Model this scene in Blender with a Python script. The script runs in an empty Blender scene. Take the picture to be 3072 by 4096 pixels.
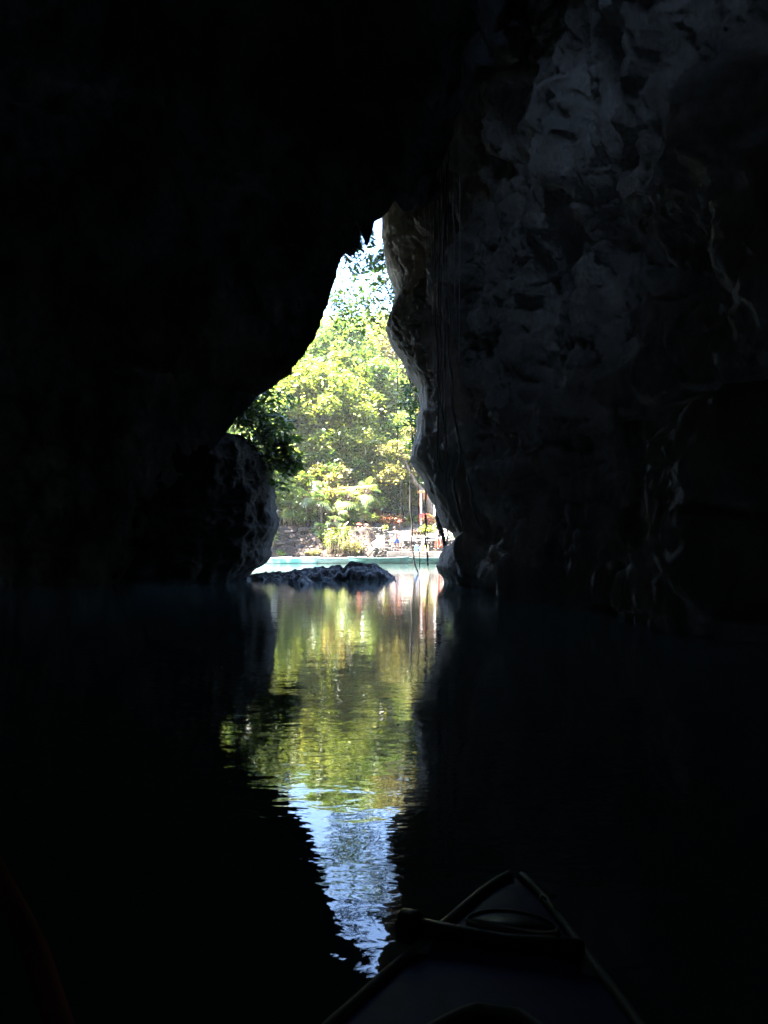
import bpy, bmesh, math, random
import numpy as np
from mathutils import Vector

random.seed(7)
RNG = np.random.default_rng(11)
scene = bpy.context.scene
COL = scene.collection
R = math.radians

# ------------------------------------------------------------------ camera maths
CAM_H = 1.0
F, CX, CY = 2950.0, 1536.0, 2048.0
PITCH = math.atan((2195.0 - CY) / F)

def at(px, py, D):
    """point on the sight line of a photo position, D metres ahead of the camera"""
    a = math.atan((CY - py) / F) + PITCH
    depth = D / math.cos(a) * math.cos(a - PITCH)
    return ((px - CX) / F * depth, D, CAM_H + D * math.tan(a))

def on_z(px, py, z):
    a = math.atan((CY - py) / F) + PITCH
    D = (z - CAM_H) / math.tan(a)
    return at(px, py, D)

def project(P):
    P = np.asarray(P, float)
    x, y, z = P[:, 0], P[:, 1], P[:, 2] - CAM_H
    c, s = math.cos(PITCH), math.sin(PITCH)
    d = y * c + z * s
    u = -y * s + z * c
    d = np.where(d < 0.3, 0.3, d)
    return CX + F * x / d, CY - F * u / d

# ------------------------------------------------------------------ noise
def _hash(ix, iy, iz, seed):
    h = (ix * 374761393 + iy * 668265263 + iz * 2147483647 + seed * 974711) & 0xffffffff
    h = ((h ^ (h >> 13)) * 1274126177) & 0xffffffff
    h = h ^ (h >> 16)
    return (h & 0xffff) / 32767.5 - 1.0

def vnoise(P, seed=0):
    P = np.asarray(P, float)
    I = np.floor(P).astype(np.int64)
    f = P - I
    f = f * f * f * (f * (f * 6 - 15) + 10)
    out = 0
    for dx in (0, 1):
        for dy in (0, 1):
            for dz in (0, 1):
                w = (f[:, 0] if dx else 1 - f[:, 0]) * (f[:, 1] if dy else 1 - f[:, 1]) * (f[:, 2] if dz else 1 - f[:, 2])
                out = out + w * _hash(I[:, 0] + dx, I[:, 1] + dy, I[:, 2] + dz, seed)
    return out

def fbm(P, octs=4, seed=0, gain=0.5, lac=2.03):
    P = np.asarray(P, float)
    a, s = 1.0, 0
    for o in range(octs):
        s = s + a * vnoise(P, seed + o * 17)
        P = P * lac + 3.7
        a *= gain
    return s

def ridged(P, octs=4, seed=0, gain=0.55):
    P = np.asarray(P, float)
    a, s = 1.0, 0
    for o in range(octs):
        s = s + a * (1 - 2 * np.abs(vnoise(P, seed + o * 23)))
        P = P * 2.1 + 1.3
        a *= gain
    return s

def sstep(a, b, x):
    t = np.clip((x - a) / (b - a), 0, 1)
    return t * t * (3 - 2 * t)

def poly_sd(px, py, poly):
    """signed distance, positive inside"""
    poly = np.asarray(poly, float)
    n = len(poly)
    best = np.full(px.shape, 1e18)
    inside = np.zeros(px.shape, bool)
    for i in range(n):
        ax, ay = poly[i]; bx, by = poly[(i + 1) % n]
        dx, dy = bx - ax, by - ay
        t = np.clip(((px - ax) * dx + (py - ay) * dy) / (dx * dx + dy * dy + 1e-9), 0, 1)
        d = (px - ax - t * dx) ** 2 + (py - ay - t * dy) ** 2
        best = np.minimum(best, d)
        cond = ((ay > py) != (by > py))
        xin = (bx - ax) * (py - ay) / (by - ay + 1e-12) + ax
        inside ^= cond & (px < xin)
    d = np.sqrt(best)
    return np.where(inside, d, -d)

# ------------------------------------------------------------------ object helpers
def tag(o, label=None, cat=None, group=None, kind=None):
    if label: o['label'] = label
    if cat: o['category'] = cat
    if group: o['group'] = group
    if kind: o['kind'] = kind
    return o

def empty(name, loc=(0, 0, 0), rz=0.0, label=None, cat=None, group=None):
    o = bpy.data.objects.new(name, None)
    o.empty_display_size = 0.2
    o.location = loc
    o.rotation_euler = (0, 0, rz)
    COL.objects.link(o)
    return tag(o, label, cat, group)

def mesh_obj(name, V, Fc, mat, parent=None, smooth=True, attr=None):
    me = bpy.data.meshes.new(name)
    V = np.asarray(V, dtype=np.float32).reshape(-1, 3)
    if isinstance(Fc, np.ndarray):
        k = Fc.shape[1]
        nf = len(Fc)
        me.vertices.add(len(V)); me.vertices.foreach_set('co', V.ravel())
        me.loops.add(nf * k); me.loops.foreach_set('vertex_index', Fc.astype(np.int32).ravel())
        me.polygons.add(nf)
        me.polygons.foreach_set('loop_start', np.arange(0, nf * k, k, dtype=np.int32))
        me.update(calc_edges=True)
    else:
        me.from_pydata([tuple(map(float, v)) for v in V], [], [tuple(map(int, f)) for f in Fc])
        me.update()
    me.validate()
    if smooth:
        me.polygons.foreach_set('use_smooth', np.ones(len(me.polygons), dtype=bool))
    if attr is not None:
        for an, arr in attr.items():
            if len(arr) == len(me.polygons):
                a = me.attributes.new(an, 'FLOAT', 'FACE')
                a.data.foreach_set('value', np.asarray(arr, np.float32))
    me.materials.append(mat)
    o = bpy.data.objects.new(name, me)
    COL.objects.link(o)
    if parent: o.parent = parent
    return o

def grid_faces(nr, nc, wrap=False):
    r = np.arange(nr - 1)[:, None]
    c = np.arange(nc if wrap else nc - 1)[None, :]
    c2 = (c + 1) % nc
    a = r * nc + c
    b = r * nc + c2
    return np.stack([a, b, b + nc, a + nc], -1).reshape(-1, 4)

class MB:
    def __init__(s): s.V = []; s.F = []
    def add(s, V, Fc):
        n = len(s.V)
        s.V.extend([tuple(map(float, v)) for v in V])
        s.F.extend([tuple(int(i) + n for i in f) for f in Fc])
        return s
    def box(s, c, size, rot=None, jit=0.0, bevel=0.0):
        hx, hy, hz = [q / 2 for q in size]
        vs = []
        if bevel <= 0:
            for x in (-1, 1):
                for y in (-1, 1):
                    for z in (-1, 1):
                        vs.append([x * hx, y * hy, z * hz])
            fs = [(0, 1, 3, 2), (4, 6, 7, 5), (0, 4, 5, 1), (2, 3, 7, 6), (0, 2, 6, 4), (1, 5, 7, 3)]
        else:
            b = bevel
            import itertools
            idx = {}
            for sx, sy, sz in itertools.product((-1, 1), repeat=3):
                for ax in range(3):
                    v = [sx * (hx - b), sy * (hy - b), sz * (hz - b)]
                    v[ax] = (sx, sy, sz)[ax] * (hx, hy, hz)[ax]
                    idx[(sx, sy, sz, ax)] = len(vs); vs.append(v)
            fs = []
            for ax in range(3):
                o1, o2 = [q for q in range(3) if q != ax]
                for sgn in (-1, 1):
                    f = []
                    for a, b_ in ((-1, -1), (1, -1), (1, 1), (-1, 1)):
                        k = [0, 0, 0]; k[ax] = sgn; k[o1] = a; k[o2] = b_
                        f.append(idx[(k[0], k[1], k[2], ax)])
                    fs.append(tuple(f))
            for ax in range(3):
                o1, o2 = [q for q in range(3) if q != ax]
                for a in (-1, 1):
                    for b_ in (-1, 1):
                        k0 = [0, 0, 0]; k0[o1] = a; k0[o2] = b_; k0[ax] = -1
                        k1 = list(k0); k1[ax] = 1
                        fs.append((idx[(*k0, o1)], idx[(*k1, o1)], idx[(*k1, o2)], idx[(*k0, o2)]))
            for sx, sy, sz in itertools.product((-1, 1), repeat=3):
                fs.append((idx[(sx, sy, sz, 0)], idx[(sx, sy, sz, 1)], idx[(sx, sy, sz, 2)]))
        out = []
        for v in vs:
            p = Vector(v)
            if jit: p += Vector([random.uniform(-jit, jit) for _ in range(3)])
            if rot is not None: p.rotate(rot)
            out.append((p.x + c[0], p.y + c[1], p.z + c[2]))
        return s.add(out, fs)
    def tube(s, pts, rad, n=8, cap=True):
        V, Fc = tube(pts, rad, n, cap)
        return s.add(V, Fc)
    def build(s, name, mat, parent=None, smooth=False):
        return mesh_obj(name, s.V, s.F, mat, parent, smooth)

def tube(pts, rad, n=8, cap=True, flat=1.0):
    pts = [Vector(p) for p in pts]
    m = len(pts)
    if not hasattr(rad, '__len__'): rad = [rad] * m
    V, Fc = [], []
    up = None
    for i, p in enumerate(pts):
        t = (pts[min(i + 1, m - 1)] - pts[max(i - 1, 0)])
        if t.length < 1e-9: t = Vector((0, 0, 1))
        t.normalize()
        if up is None:
            up = Vector((0, 0, 1)) if abs(t.z) < .9 else Vector((1, 0, 0))
        a = up - t * up.dot(t)
        if a.length < 1e-6: a = t.orthogonal()
        a.normalize(); up = a
        b = t.cross(a)
        for k in range(n):
            w = 2 * math.pi * k / n
            V.append(tuple(p + (a * math.cos(w) * flat + b * math.sin(w)) * rad[i]))
    for i in range(m - 1):
        for k in range(n):
            k2 = (k + 1) % n
            Fc.append((i * n + k, i * n + k2, (i + 1) * n + k2, (i + 1) * n + k))
    if cap:
        Fc.append(tuple(range(n - 1, -1, -1)))
        Fc.append(tuple((m - 1) * n + k for k in range(n)))
    return V, Fc

def catmull(P, n):
    """P (k,d) control points -> n samples; uniform in control index"""
    P = np.asarray(P, float)
    k = len(P)
    u = np.linspace(0, k - 1, n)
    i = np.clip(np.floor(u).astype(int), 0, k - 2)
    f = (u - i)[:, None]
    p0 = P[np.clip(i - 1, 0, k - 1)]; p1 = P[i]; p2 = P[i + 1]; p3 = P[np.clip(i + 2, 0, k - 1)]
    return 0.5 * ((2 * p1) + (-p0 + p2) * f + (2 * p0 - 5 * p1 + 4 * p2 - p3) * f ** 2 + (-p0 + 3 * p1 - 3 * p2 + p3) * f ** 3)

# ------------------------------------------------------------------ materials
def new_mat(name):
    m = bpy.data.materials.new(name)
    m.use_nodes = True
    nt = m.node_tree
    return m, nt, nt.nodes['Principled BSDF']

def N(nt, kind, **kw):
    n = nt.nodes.new(kind)
    for k, v in kw.items():
        if k in n.inputs: n.inputs[k].default_value = v
        else: setattr(n, k, v)
    return n

def ramp(nt, src, stops):
    r = nt.nodes.new('ShaderNodeValToRGB')
    e = r.color_ramp.elements
    while len(e) < len(stops): e.new(0.5)
    for q, (p, c) in zip(e, stops):
        q.position = p
        q.color = (c[0], c[1], c[2], 1)
    nt.links.new(src, r.inputs[0])
    return r.outputs[0]

def mat_noise(name, stops, scale=3.0, rough=0.8, bump=0.3, bscale=None, bdist=0.03, detail=6, spec=0.3, stretch=(1, 1, 1), metallic=0):
    m, nt, b = new_mat(name)
    tc = N(nt, 'ShaderNodeTexCoord')
    mp = N(nt, 'ShaderNodeMapping'); mp.inputs['Scale'].default_value = stretch
    nt.links.new(tc.outputs['Object'], mp.inputs[0])
    n1 = N(nt, 'ShaderNodeTexNoise', Scale=scale, Detail=detail, Roughness=0.6)
    nt.links.new(mp.outputs[0], n1.inputs['Vector'])
    nt.links.new(ramp(nt, n1.outputs[0], stops), b.inputs['Base Color'])
    b.inputs['Roughness'].default_value = rough
    b.inputs['Specular IOR Level'].default_value = spec
    b.inputs['Metallic'].default_value = metallic
    if bump:
        n2 = N(nt, 'ShaderNodeTexNoise', Scale=bscale or scale * 4, Detail=6.0, Roughness=0.65)
        nt.links.new(mp.outputs[0], n2.inputs['Vector'])
        bp = N(nt, 'ShaderNodeBump', Strength=bump, Distance=bdist)
        nt.links.new(n2.outputs[0], bp.inputs['Height'])
        nt.links.new(bp.outputs[0], b.inputs['Normal'])
    return m

def mat_rock(name, dark, mid, light, sc=0.8, rough=0.92, bd=.12, sp=.12):
    m, nt, b = new_mat(name)
    tc = N(nt, 'ShaderNodeTexCoord')
    mp = N(nt, 'ShaderNodeMapping'); mp.inputs['Scale'].default_value = (1, 1, .45)
    nt.links.new(tc.outputs['Object'], mp.inputs[0])
    n1 = N(nt, 'ShaderNodeTexNoise', Scale=sc, Detail=9.0, Roughness=0.68, Distortion=0.6)
    nt.links.new(mp.outputs[0], n1.inputs['Vector'])
    nt.links.new(ramp(nt, n1.outputs[0], [(.30, dark), (.48, mid), (.66, light)]), b.inputs['Base Color'])
    b.inputs['Roughness'].default_value = rough
    b.inputs['Specular IOR Level'].default_value = sp
    n2 = N(nt, 'ShaderNodeTexNoise', Scale=4.2, Detail=12.0, Roughness=0.78, Distortion=0.9)
    nt.links.new(mp.outputs[0], n2.inputs['Vector'])
    mu = N(nt, 'ShaderNodeTexVoronoi', Scale=4.5, Detail=3.0, Roughness=.6)
    nt.links.new(mp.outputs[0], mu.inputs['Vector'])
    ad = N(nt, 'ShaderNodeMath', operation='MULTIPLY_ADD'); ad.inputs[1].default_value = 0.45
    nt.links.new(mu.outputs['Distance'], ad.inputs[0]); nt.links.new(n2.outputs[0], ad.inputs[2])
    bp = N(nt, 'ShaderNodeBump', Strength=1.0, Distance=bd)
    nt.links.new(ad.outputs[0], bp.inputs['Height'])
    n3 = N(nt, 'ShaderNodeTexNoise', Scale=15.0, Detail=8.0, Roughness=0.75)
    nt.links.new(tc.outputs['Object'], n3.inputs['Vector'])
    b3 = N(nt, 'ShaderNodeBump', Strength=1.0, Distance=bd * .32)
    nt.links.new(n3.outputs[0], b3.inputs['Height']); nt.links.new(bp.outputs[0], b3.inputs['Normal'])
    nt.links.new(b3.outputs[0], b.inputs['Normal'])
    return m

def mat_leaf(name, stops, rough=0.45, trans=0.4, spec=0.4):
    m, nt, b = new_mat(name)
    at_ = N(nt, 'ShaderNodeAttribute'); at_.attribute_name = 'tint'
    c = ramp(nt, at_.outputs['Fac'], stops)
    nt.links.new(c, b.inputs['Base Color'])
    b.inputs['Roughness'].default_value = rough
    b.inputs['Specular IOR Level'].default_value = spec
    tr = N(nt, 'ShaderNodeBsdfTranslucent')
    mul = N(nt, 'ShaderNodeMixRGB', blend_type='MULTIPLY'); mul.inputs[0].default_value = 1
    mul.inputs[2].default_value = (1.5, 1.45, .55, 1)
    nt.links.new(c, mul.inputs[1]); nt.links.new(mul.outputs[0], tr.inputs['Color'])
    mx = N(nt, 'ShaderNodeMixShader'); mx.inputs[0].default_value = trans
    nt.links.new(b.outputs[0], mx.inputs[1]); nt.links.new(tr.outputs[0], mx.inputs[2])
    nt.links.new(mx.outputs[0], nt.nodes['Material Output'].inputs['Surface'])
    return m

def mat_plain(name, c, rough=0.6, spec=0.4, var=0.25, scale=8, bump=0.1, bdist=0.01):
    lo = tuple(x * (1 - var) for x in c); hi = tuple(min(1, x * (1 + var)) for x in c)
    return mat_noise(name, [(.3, lo), (.7, hi)], scale=scale, rough=rough, spec=spec, bump=bump, bdist=bdist)

M = {}
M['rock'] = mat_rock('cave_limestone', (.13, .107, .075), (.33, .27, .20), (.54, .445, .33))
M['leftrock'] = mat_rock('shaded_cave_limestone', (.06, .056, .05), (.15, .14, .125), (.27, .25, .22))  # same limestone made darker, the left wall's shade put into its colour
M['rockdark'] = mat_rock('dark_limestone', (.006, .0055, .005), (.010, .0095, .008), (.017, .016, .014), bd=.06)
M['islandrock'] = mat_rock('wet_rock', (.008, .0075, .006), (.016, .0145, .012), (.030, .027, .023), sc=2.5, rough=.6, bd=.06)
M['bark'] = mat_noise('bark', [(.35, (.07, .05, .035)), (.65, (.22, .165, .12))], scale=4, stretch=(3, 3, .6), bump=.6, bdist=.03)
M['darkbark'] = mat_noise('dark_bark', [(.35, (.03, .022, .016)), (.65, (.085, .06, .045))], scale=5, stretch=(3, 3, .6), bump=.6, bdist=.02)
M['palerock'] = mat_noise('bank_stone', [(.3, (.024, .016, .012)), (.5, (.055, .038, .028)), (.7, (.13, .098, .078))], scale=2.2, bump=.7, bdist=.05)
M['ground'] = mat_noise('bank_earth', [(.36, (.010, .0065, .004)), (.5, (.030, .018, .012)), (.68, (.10, .062, .042))], scale=2.4, detail=10, bump=.9, bscale=7, bdist=.08)
M['path'] = mat_noise('pale_concrete', [(.3, (.12, .105, .09)), (.7, (.25, .225, .195))], scale=2.2, bump=.3)
M['concrete'] = mat_noise('grey_concrete', [(.35, (.09, .072, .062)), (.65, (.20, .165, .145))], scale=5, bump=.4, stretch=(.5, 1, 2))
M['leafA'] = mat_leaf('broad_leaf_green', [(0, (.025, .052, .012)), (.4, (.08, .135, .026)), (.8, (.17, .235, .045)), (1, (.36, .36, .16))], rough=.32, spec=.6)
M['leafB'] = mat_leaf('yellow_green_leaf', [(0, (.035, .06, .012)), (.45, (.14, .18, .03)), (.85, (.28, .30, .06)), (1, (.42, .40, .18))], rough=.32, spec=.6)
M['leafC'] = mat_leaf('deep_green_leaf', [(0, (.016, .035, .012)), (.6, (.035, .07, .022)), (1, (.08, .12, .035))], trans=.3)
M['leafD'] = mat_leaf('dry_mixed_leaf', [(0, (.07, .07, .02)), (.5, (.17, .16, .06)), (1, (.36, .28, .17))], rough=.5)
M['palmleaf'] = mat_leaf('fan_palm_leaf', [(0, (.045, .09, .02)), (.5, (.11, .17, .04)), (.85, (.20, .24, .08)), (1, (.34, .32, .16))], rough=.28, trans=.35, spec=.7)
M['redleaf'] = mat_leaf('red_croton_leaf', [(0, (.04, .008, .008)), (.3, (.13, .02, .025)), (.5, (.06, .08, .02)), (.8, (.26, .13, .08)), (1, (.45, .34, .22))])
M['pinkleaf'] = mat_leaf('pink_leaf', [(0, (.30, .05, .09)), (.6, (.55, .16, .22)), (1, (.7, .42, .42))])
M['paleleaf'] = mat_leaf('pale_silvery_leaf', [(0, (.10, .14, .13)), (.6, (.28, .34, .36)), (1, (.5, .55, .6))])
M['litter'] = mat_leaf('fallen_leaf', [(0, (.025, .014, .009)), (.7, (.08, .045, .03)), (1, (.34, .25, .20))], trans=.1)
M['cane'] = mat_plain('bamboo_cane', (.36, .27, .11), rough=.4, scale=3)
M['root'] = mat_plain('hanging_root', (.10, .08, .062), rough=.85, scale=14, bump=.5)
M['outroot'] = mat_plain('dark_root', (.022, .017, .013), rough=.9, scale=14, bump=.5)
M['rope'] = mat_plain('pale_root', (.48, .43, .36), rough=.85, scale=14, bump=.5)

# water ---------------------------------------------------------------
def make_water():
    m, nt, b = new_mat('lagoon_water')
    b.inputs['Base Color'].default_value = (.032, .052, .047, 1)
    b.inputs['Roughness'].default_value = 0.015
    b.inputs['IOR'].default_value = 1.38
    tc = N(nt, 'ShaderNodeTexCoord')
    prev = None
    for (sx, sy, det, dist, stg, dd) in ((.8, 2.2, 1.0, .6, 1.0, .0025), (3.2, 6.4, 2.0, 1.0, 1.0, .0015), (11, 18, 1.5, .8, 1.0, .00055)):
        mp = N(nt, 'ShaderNodeMapping'); mp.inputs['Scale'].default_value = (sx, sy, 1)
        nt.links.new(tc.outputs['Object'], mp.inputs[0])
        n = N(nt, 'ShaderNodeTexNoise', Scale=1.0, Detail=det, Roughness=.5, Distortion=dist)
        nt.links.new(mp.outputs[0], n.inputs['Vector'])
        bp = N(nt, 'ShaderNodeBump', Strength=stg, Distance=dd)
        nt.links.new(n.outputs[0], bp.inputs['Height'])
        if prev: nt.links.new(prev.outputs[0], bp.inputs['Normal'])
        prev = bp
    nt.links.new(prev.outputs[0], b.inputs['Normal'])
    return m
M['water'] = make_water()

# ------------------------------------------------------------------ world, sun, camera
SUN_EL, SUN_AZ = R(64), R(-98)     # azimuth clockwise from +Y
w = bpy.data.worlds.new("World"); scene.world = w; w.use_nodes = True
nt = w.node_tree
sky = nt.nodes.new('ShaderNodeTexSky'); sky.sky_type = 'NISHITA'; sky.sun_disc = False
sky.sun_elevation = SUN_EL; sky.sun_rotation = SUN_AZ
sky.air_density = 1.0; sky.dust_density = 0.3; sky.ozone_density = 4.0; sky.altitude = 1800
nt.links.new(sky.outputs[0], nt.nodes['Background'].inputs[0])
nt.nodes['Background'].inputs[1].default_value = 0.085
sd = bpy.data.lights.new('sun', 'SUN'); sd.energy = 5.0; sd.angle = R(.5); sd.color = (1, .95, .87)
so = bpy.data.objects.new('sun', sd); COL.objects.link(so)
dirv = Vector((math.sin(SUN_AZ) * math.cos(SUN_EL), math.cos(SUN_AZ) * math.cos(SUN_EL), math.sin(SUN_EL)))
so.rotation_euler = dirv.to_track_quat('Z', 'Y').to_euler()
so.location = (0, 30, 60)

cd = bpy.data.cameras.new('camera'); cam = bpy.data.objects.new('camera', cd); COL.objects.link(cam)
cam.location = (0, 0, CAM_H); cam.rotation_euler = (math.pi / 2 + PITCH, 0, 0)
cd.sensor_fit = 'VERTICAL'; cd.sensor_height = 36; cd.lens = F / 4096 * 36
cd.clip_start = 0.05; cd.clip_end = 2000
cd.dof.use_dof = True; cd.dof.focus_distance = 40; cd.dof.aperture_fstop = 9
scene.camera = cam
scene.view_settings.view_transform = 'Standard'
scene.view_settings.look = 'None'
scene.view_settings.gamma = 1
scene.view_settings.exposure = 5.0
scene.cycles.use_denoising = True
scene.cycles.use_guiding = True
scene.cycles.guiding_training_samples = 48
scene.cycles.use_surface_guiding = True
scene.cycles.use_volume_guiding = False
scene.cycles.denoiser = 'OPENIMAGEDENOISE'
scene.cycles.max_bounces = 7
scene.cycles.diffuse_bounces = 4
scene.cycles.glossy_bounces = 3
scene.cycles.transmission_bounces = 3
scene.cycles.sample_clamp_indirect = 3.0
scene.cycles.caustics_reflective = True
scene.cycles.blur_glossy = 0.5
scene.cycles.caustics_refractive = False

# ------------------------------------------------------------------ CAVE
def resample(P, n):
    P = np.asarray(P, float)
    d = np.r_[0, np.cumsum(np.linalg.norm(np.diff(P[:, :3], axis=0), axis=1))]
    u = np.linspace(0, d[-1], n)
    return np.stack([np.interp(u, d, P[:, k]) for k in range(P.shape[1])], 1), u / d[-1]

# left wall and ceiling: rim of the opening, traced at its true distances
LIP = [(300, 2470, 21), (420, 2395, 21.6), (480, 2330, 22), (600, 2120, 22.3), (700, 1970, 22.4), (788, 1862, 22.3), (853, 1797, 22.1),
       (897, 1746, 21.9), (926, 1703, 21.7), (950, 1668, 21.5), (991, 1630, 21.4), (1040, 1580, 21.2), (1085, 1551, 21.5), (1130, 1520, 21.7), (1166, 1496, 21.8),
       (1169, 1471, 21.8), (1200, 1440, 21.6), (1230, 1400, 21.2), (1262, 1350, 20.8), (1290, 1270, 20.2), (1310, 1220, 19.8),
       (1330, 1150, 19.4), (1350, 1080, 19), (1365, 1028, 18.6), (1385, 1015, 18.5), (1402, 1030, 18.4), (1420, 1015, 18.2), (1438, 985, 18.0), (1432, 962, 17.9),
       (1440, 935, 17.8), (1449, 918, 17.6), (1455, 935, 17.6), (1457, 975, 17.6), (1468, 985, 17.6), (1480, 965, 17.4),
       (1487, 925, 17.3), (1500, 888, 17.2), (1515, 879, 17.1), (1527, 872, 17), (1542, 856, 17), (1556, 838, 16.9), (1569, 818, 16.9), (1581, 803, 16.8),
       (1592, 818, 16.8), (1602, 836, 16.8), (1615, 846, 16.7), (1629, 845, 16.7), (1647, 840, 16.7), (1665, 816, 16.6), (1678, 818, 16.6), (1690, 833, 16.5),
       (1702, 826, 16.5), (1708, 800, 16.4), (1725, 720, 16.2), (1742, 700, 16.1), (1765, 655, 15.9), (1790, 600, 15.6), (1806, 520, 15.2), (1836, 450, 14.9),
       (1860, 392, 14.6), (1885, 330, 14.2), (1900, 272, 13.9), (1925, 262, 13.7), (1950, 266, 13.6), (1985, 240, 13.4), (1966, 195, 13.2), (1972, 130, 13),
       (1992, 50, 12.6), (2030, -120, 12), (2080, -400, 11), (2200, -900, 9)]
NEAR = {0: (-14, 0, -2.5), 7: (-14, -2, 5), 15: (-13, -2, 10), 23: (-8, -2, 14), 37: (-1, -2, 15), 52: (2.2, -2, 15), 57: (3.5, -2, 15),
        61: (4.5, -2, 15), 67: (6, -2, 15), 70: (8, -2, 15)}
def build_left():
    k = len(LIP)
    L3 = np.array([at(*p) for p in LIP])
    kk = sorted(NEAR)
    N3 = np.stack([np.interp(np.arange(k), kk, [NEAR[q][c] for q in kk]) for c in range(3)], 1)
    side = np.interp(np.arange(k), [0, 36, 44, 52, k - 1], [0, 0, .6, 1, 1])
    C = np.concatenate([L3, N3, side[:, None]], 1)
    C, _ = resample(C, 760)
    L3, N3, side = C[:, :3], C[:, 3:6], C[:, 6:7]
    cen = np.array([-1.0, 20, 3.5])
    out = L3 - cen; out[:, 1] = 0
    out /= np.linalg.norm(out, axis=1)[:, None]
    out = out * (1 - side) + np.array([-.25, 0, 1.0]) * side
    out /= np.linalg.norm(out, axis=1)[:, None]
    rows = []
    # outward return behind the rim
    for q in (1.0, .7, .45, .25, .12, .05):
        rows.append(L3 + out * (6.5 * q) + np.array([0, 1, 0]) * (3.2 * q))
    nq = 250
    # the rock face first spreads away from the opening almost upright, then turns towards the viewer
    K1 = L3 + (N3 - L3) * np.array([.62, .10, .62]) * (1 - side * .35)
    K1[:, 1] = L3[:, 1] - 1.6 - 1.2 * side[:, 0]
    K0 = L3 + (K1 - L3) * .42 + np.array([0, .35, 0])
    K2 = L3 + (N3 - L3) * np.array([.98, .30, .98]) 
    for q in (np.linspace(0, 1, nq) ** 1.45):
        u = q * 4
        k = min(3, int(u)); f = u - k
        C5 = [L3 * 2 - K0, L3, K0, K1, K2, N3, N3 * 2 - K2]
        a, b, c, d = C5[k], C5[k + 1], C5[k + 2], C5[k + 3]
        P = .5 * (2 * b + (c - a) * f + (2 * a - 5 * b + 4 * c - d) * f * f + (3 * b - a - 3 * c + d) * f ** 3)
        rows.append(P)
    G = np.array(rows)                      # (nr, nc, 3)
    nr, nc = G.shape[:2]
    du = np.gradient(G, axis=0); dv = np.gradient(G, axis=1)
    Nn = np.cross(du, dv); Nn /= (np.linalg.norm(Nn, axis=2)[..., None] + 1e-9)
    P = G.reshape(-1, 3)
    # long oblique strata and hanging folds
    q = np.abs(np.arange(nr) - 6).astype(float)
    amp = np.repeat(np.clip(q / 26, 0.02, 1.0), nc)
    S = np.stack([P[:, 0] * .35 + P[:, 2] * .5, P[:, 1] * .35, P[:, 2] * .35 - P[:, 0] * .35], 1)
    d = fbm(S * 1.1, 5, 3) * .42 + ridged(P * np.array([.8, .8, .5]), 4, 9) * .16 + fbm(P * 3.1, 3, 21) * .06
    Pn = P + Nn.reshape(-1, 3) * (d * amp)[:, None]
    Pn += (np.stack([fbm(P * 6, 3, 31), fbm(P * 6, 3, 37), fbm(P * 6, 3, 41)], 1)) * .022
    F_ = grid_faces(nr, nc)
    c = Pn[F_].mean(1)
    hole = (np.hypot((c[:, 0] + 1.4) / 2.8, (c[:, 1] - 3.8) / 2.8) < 1 + .25 * vnoise(c * 1.3, 4)) & (c[:, 2] > 11)   # unseen roof hole, added to light the upper right wall
    F_ = F_[~hole]
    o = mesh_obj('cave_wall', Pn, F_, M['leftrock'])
    tag(o, kind='structure')
    return o
left = build_left()

# right wall ------------------------------------------------------------
RE = [(1800, 2420, 21.9), (1782, 2335, 21.9), (1770, 2305, 21.9), (1755, 2290, 21.9), (1748, 2265, 21.9), (1763, 2230, 21.9), (1770, 2210, 21.9), (1778, 2190, 21.9),
      (1805, 2180, 21.9), (1822, 2152, 21.9), (1806, 2122, 21.9), (1776, 2113, 21.9), (1762, 2080, 21.9), (1745, 2030, 21.9), (1710, 1970, 21.9), (1695, 1920, 21.9),
      (1665, 1880, 21.9), (1640, 1840, 21.9), (1650, 1790, 21.9), (1668, 1740, 21.9), (1668, 1680, 21.9), (1681, 1620, 21.9), (1678, 1560, 21.9), (1648, 1512, 21.9),
      (1632, 1495, 21.91), (1617, 1451, 21.98), (1587, 1409, 22.05), (1563, 1367, 22.11), (1545, 1319, 22.19), (1557, 1276, 22.26), (1578, 1222, 22.34), (1581, 1186, 22.4),
      (1575, 1138, 22.48), (1557, 1101, 22.54), (1545, 1065, 22.6), (1533, 975, 22.7), (1527, 945, 22.7), (1527, 860, 22.7), (1530, 750, 22.7), (1550, 600, 22.7),
      (1590, 400, 22.7), (1640, 200, 22.7), (1700, 0, 22.7), (1760, -250, 22.7)]
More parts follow.
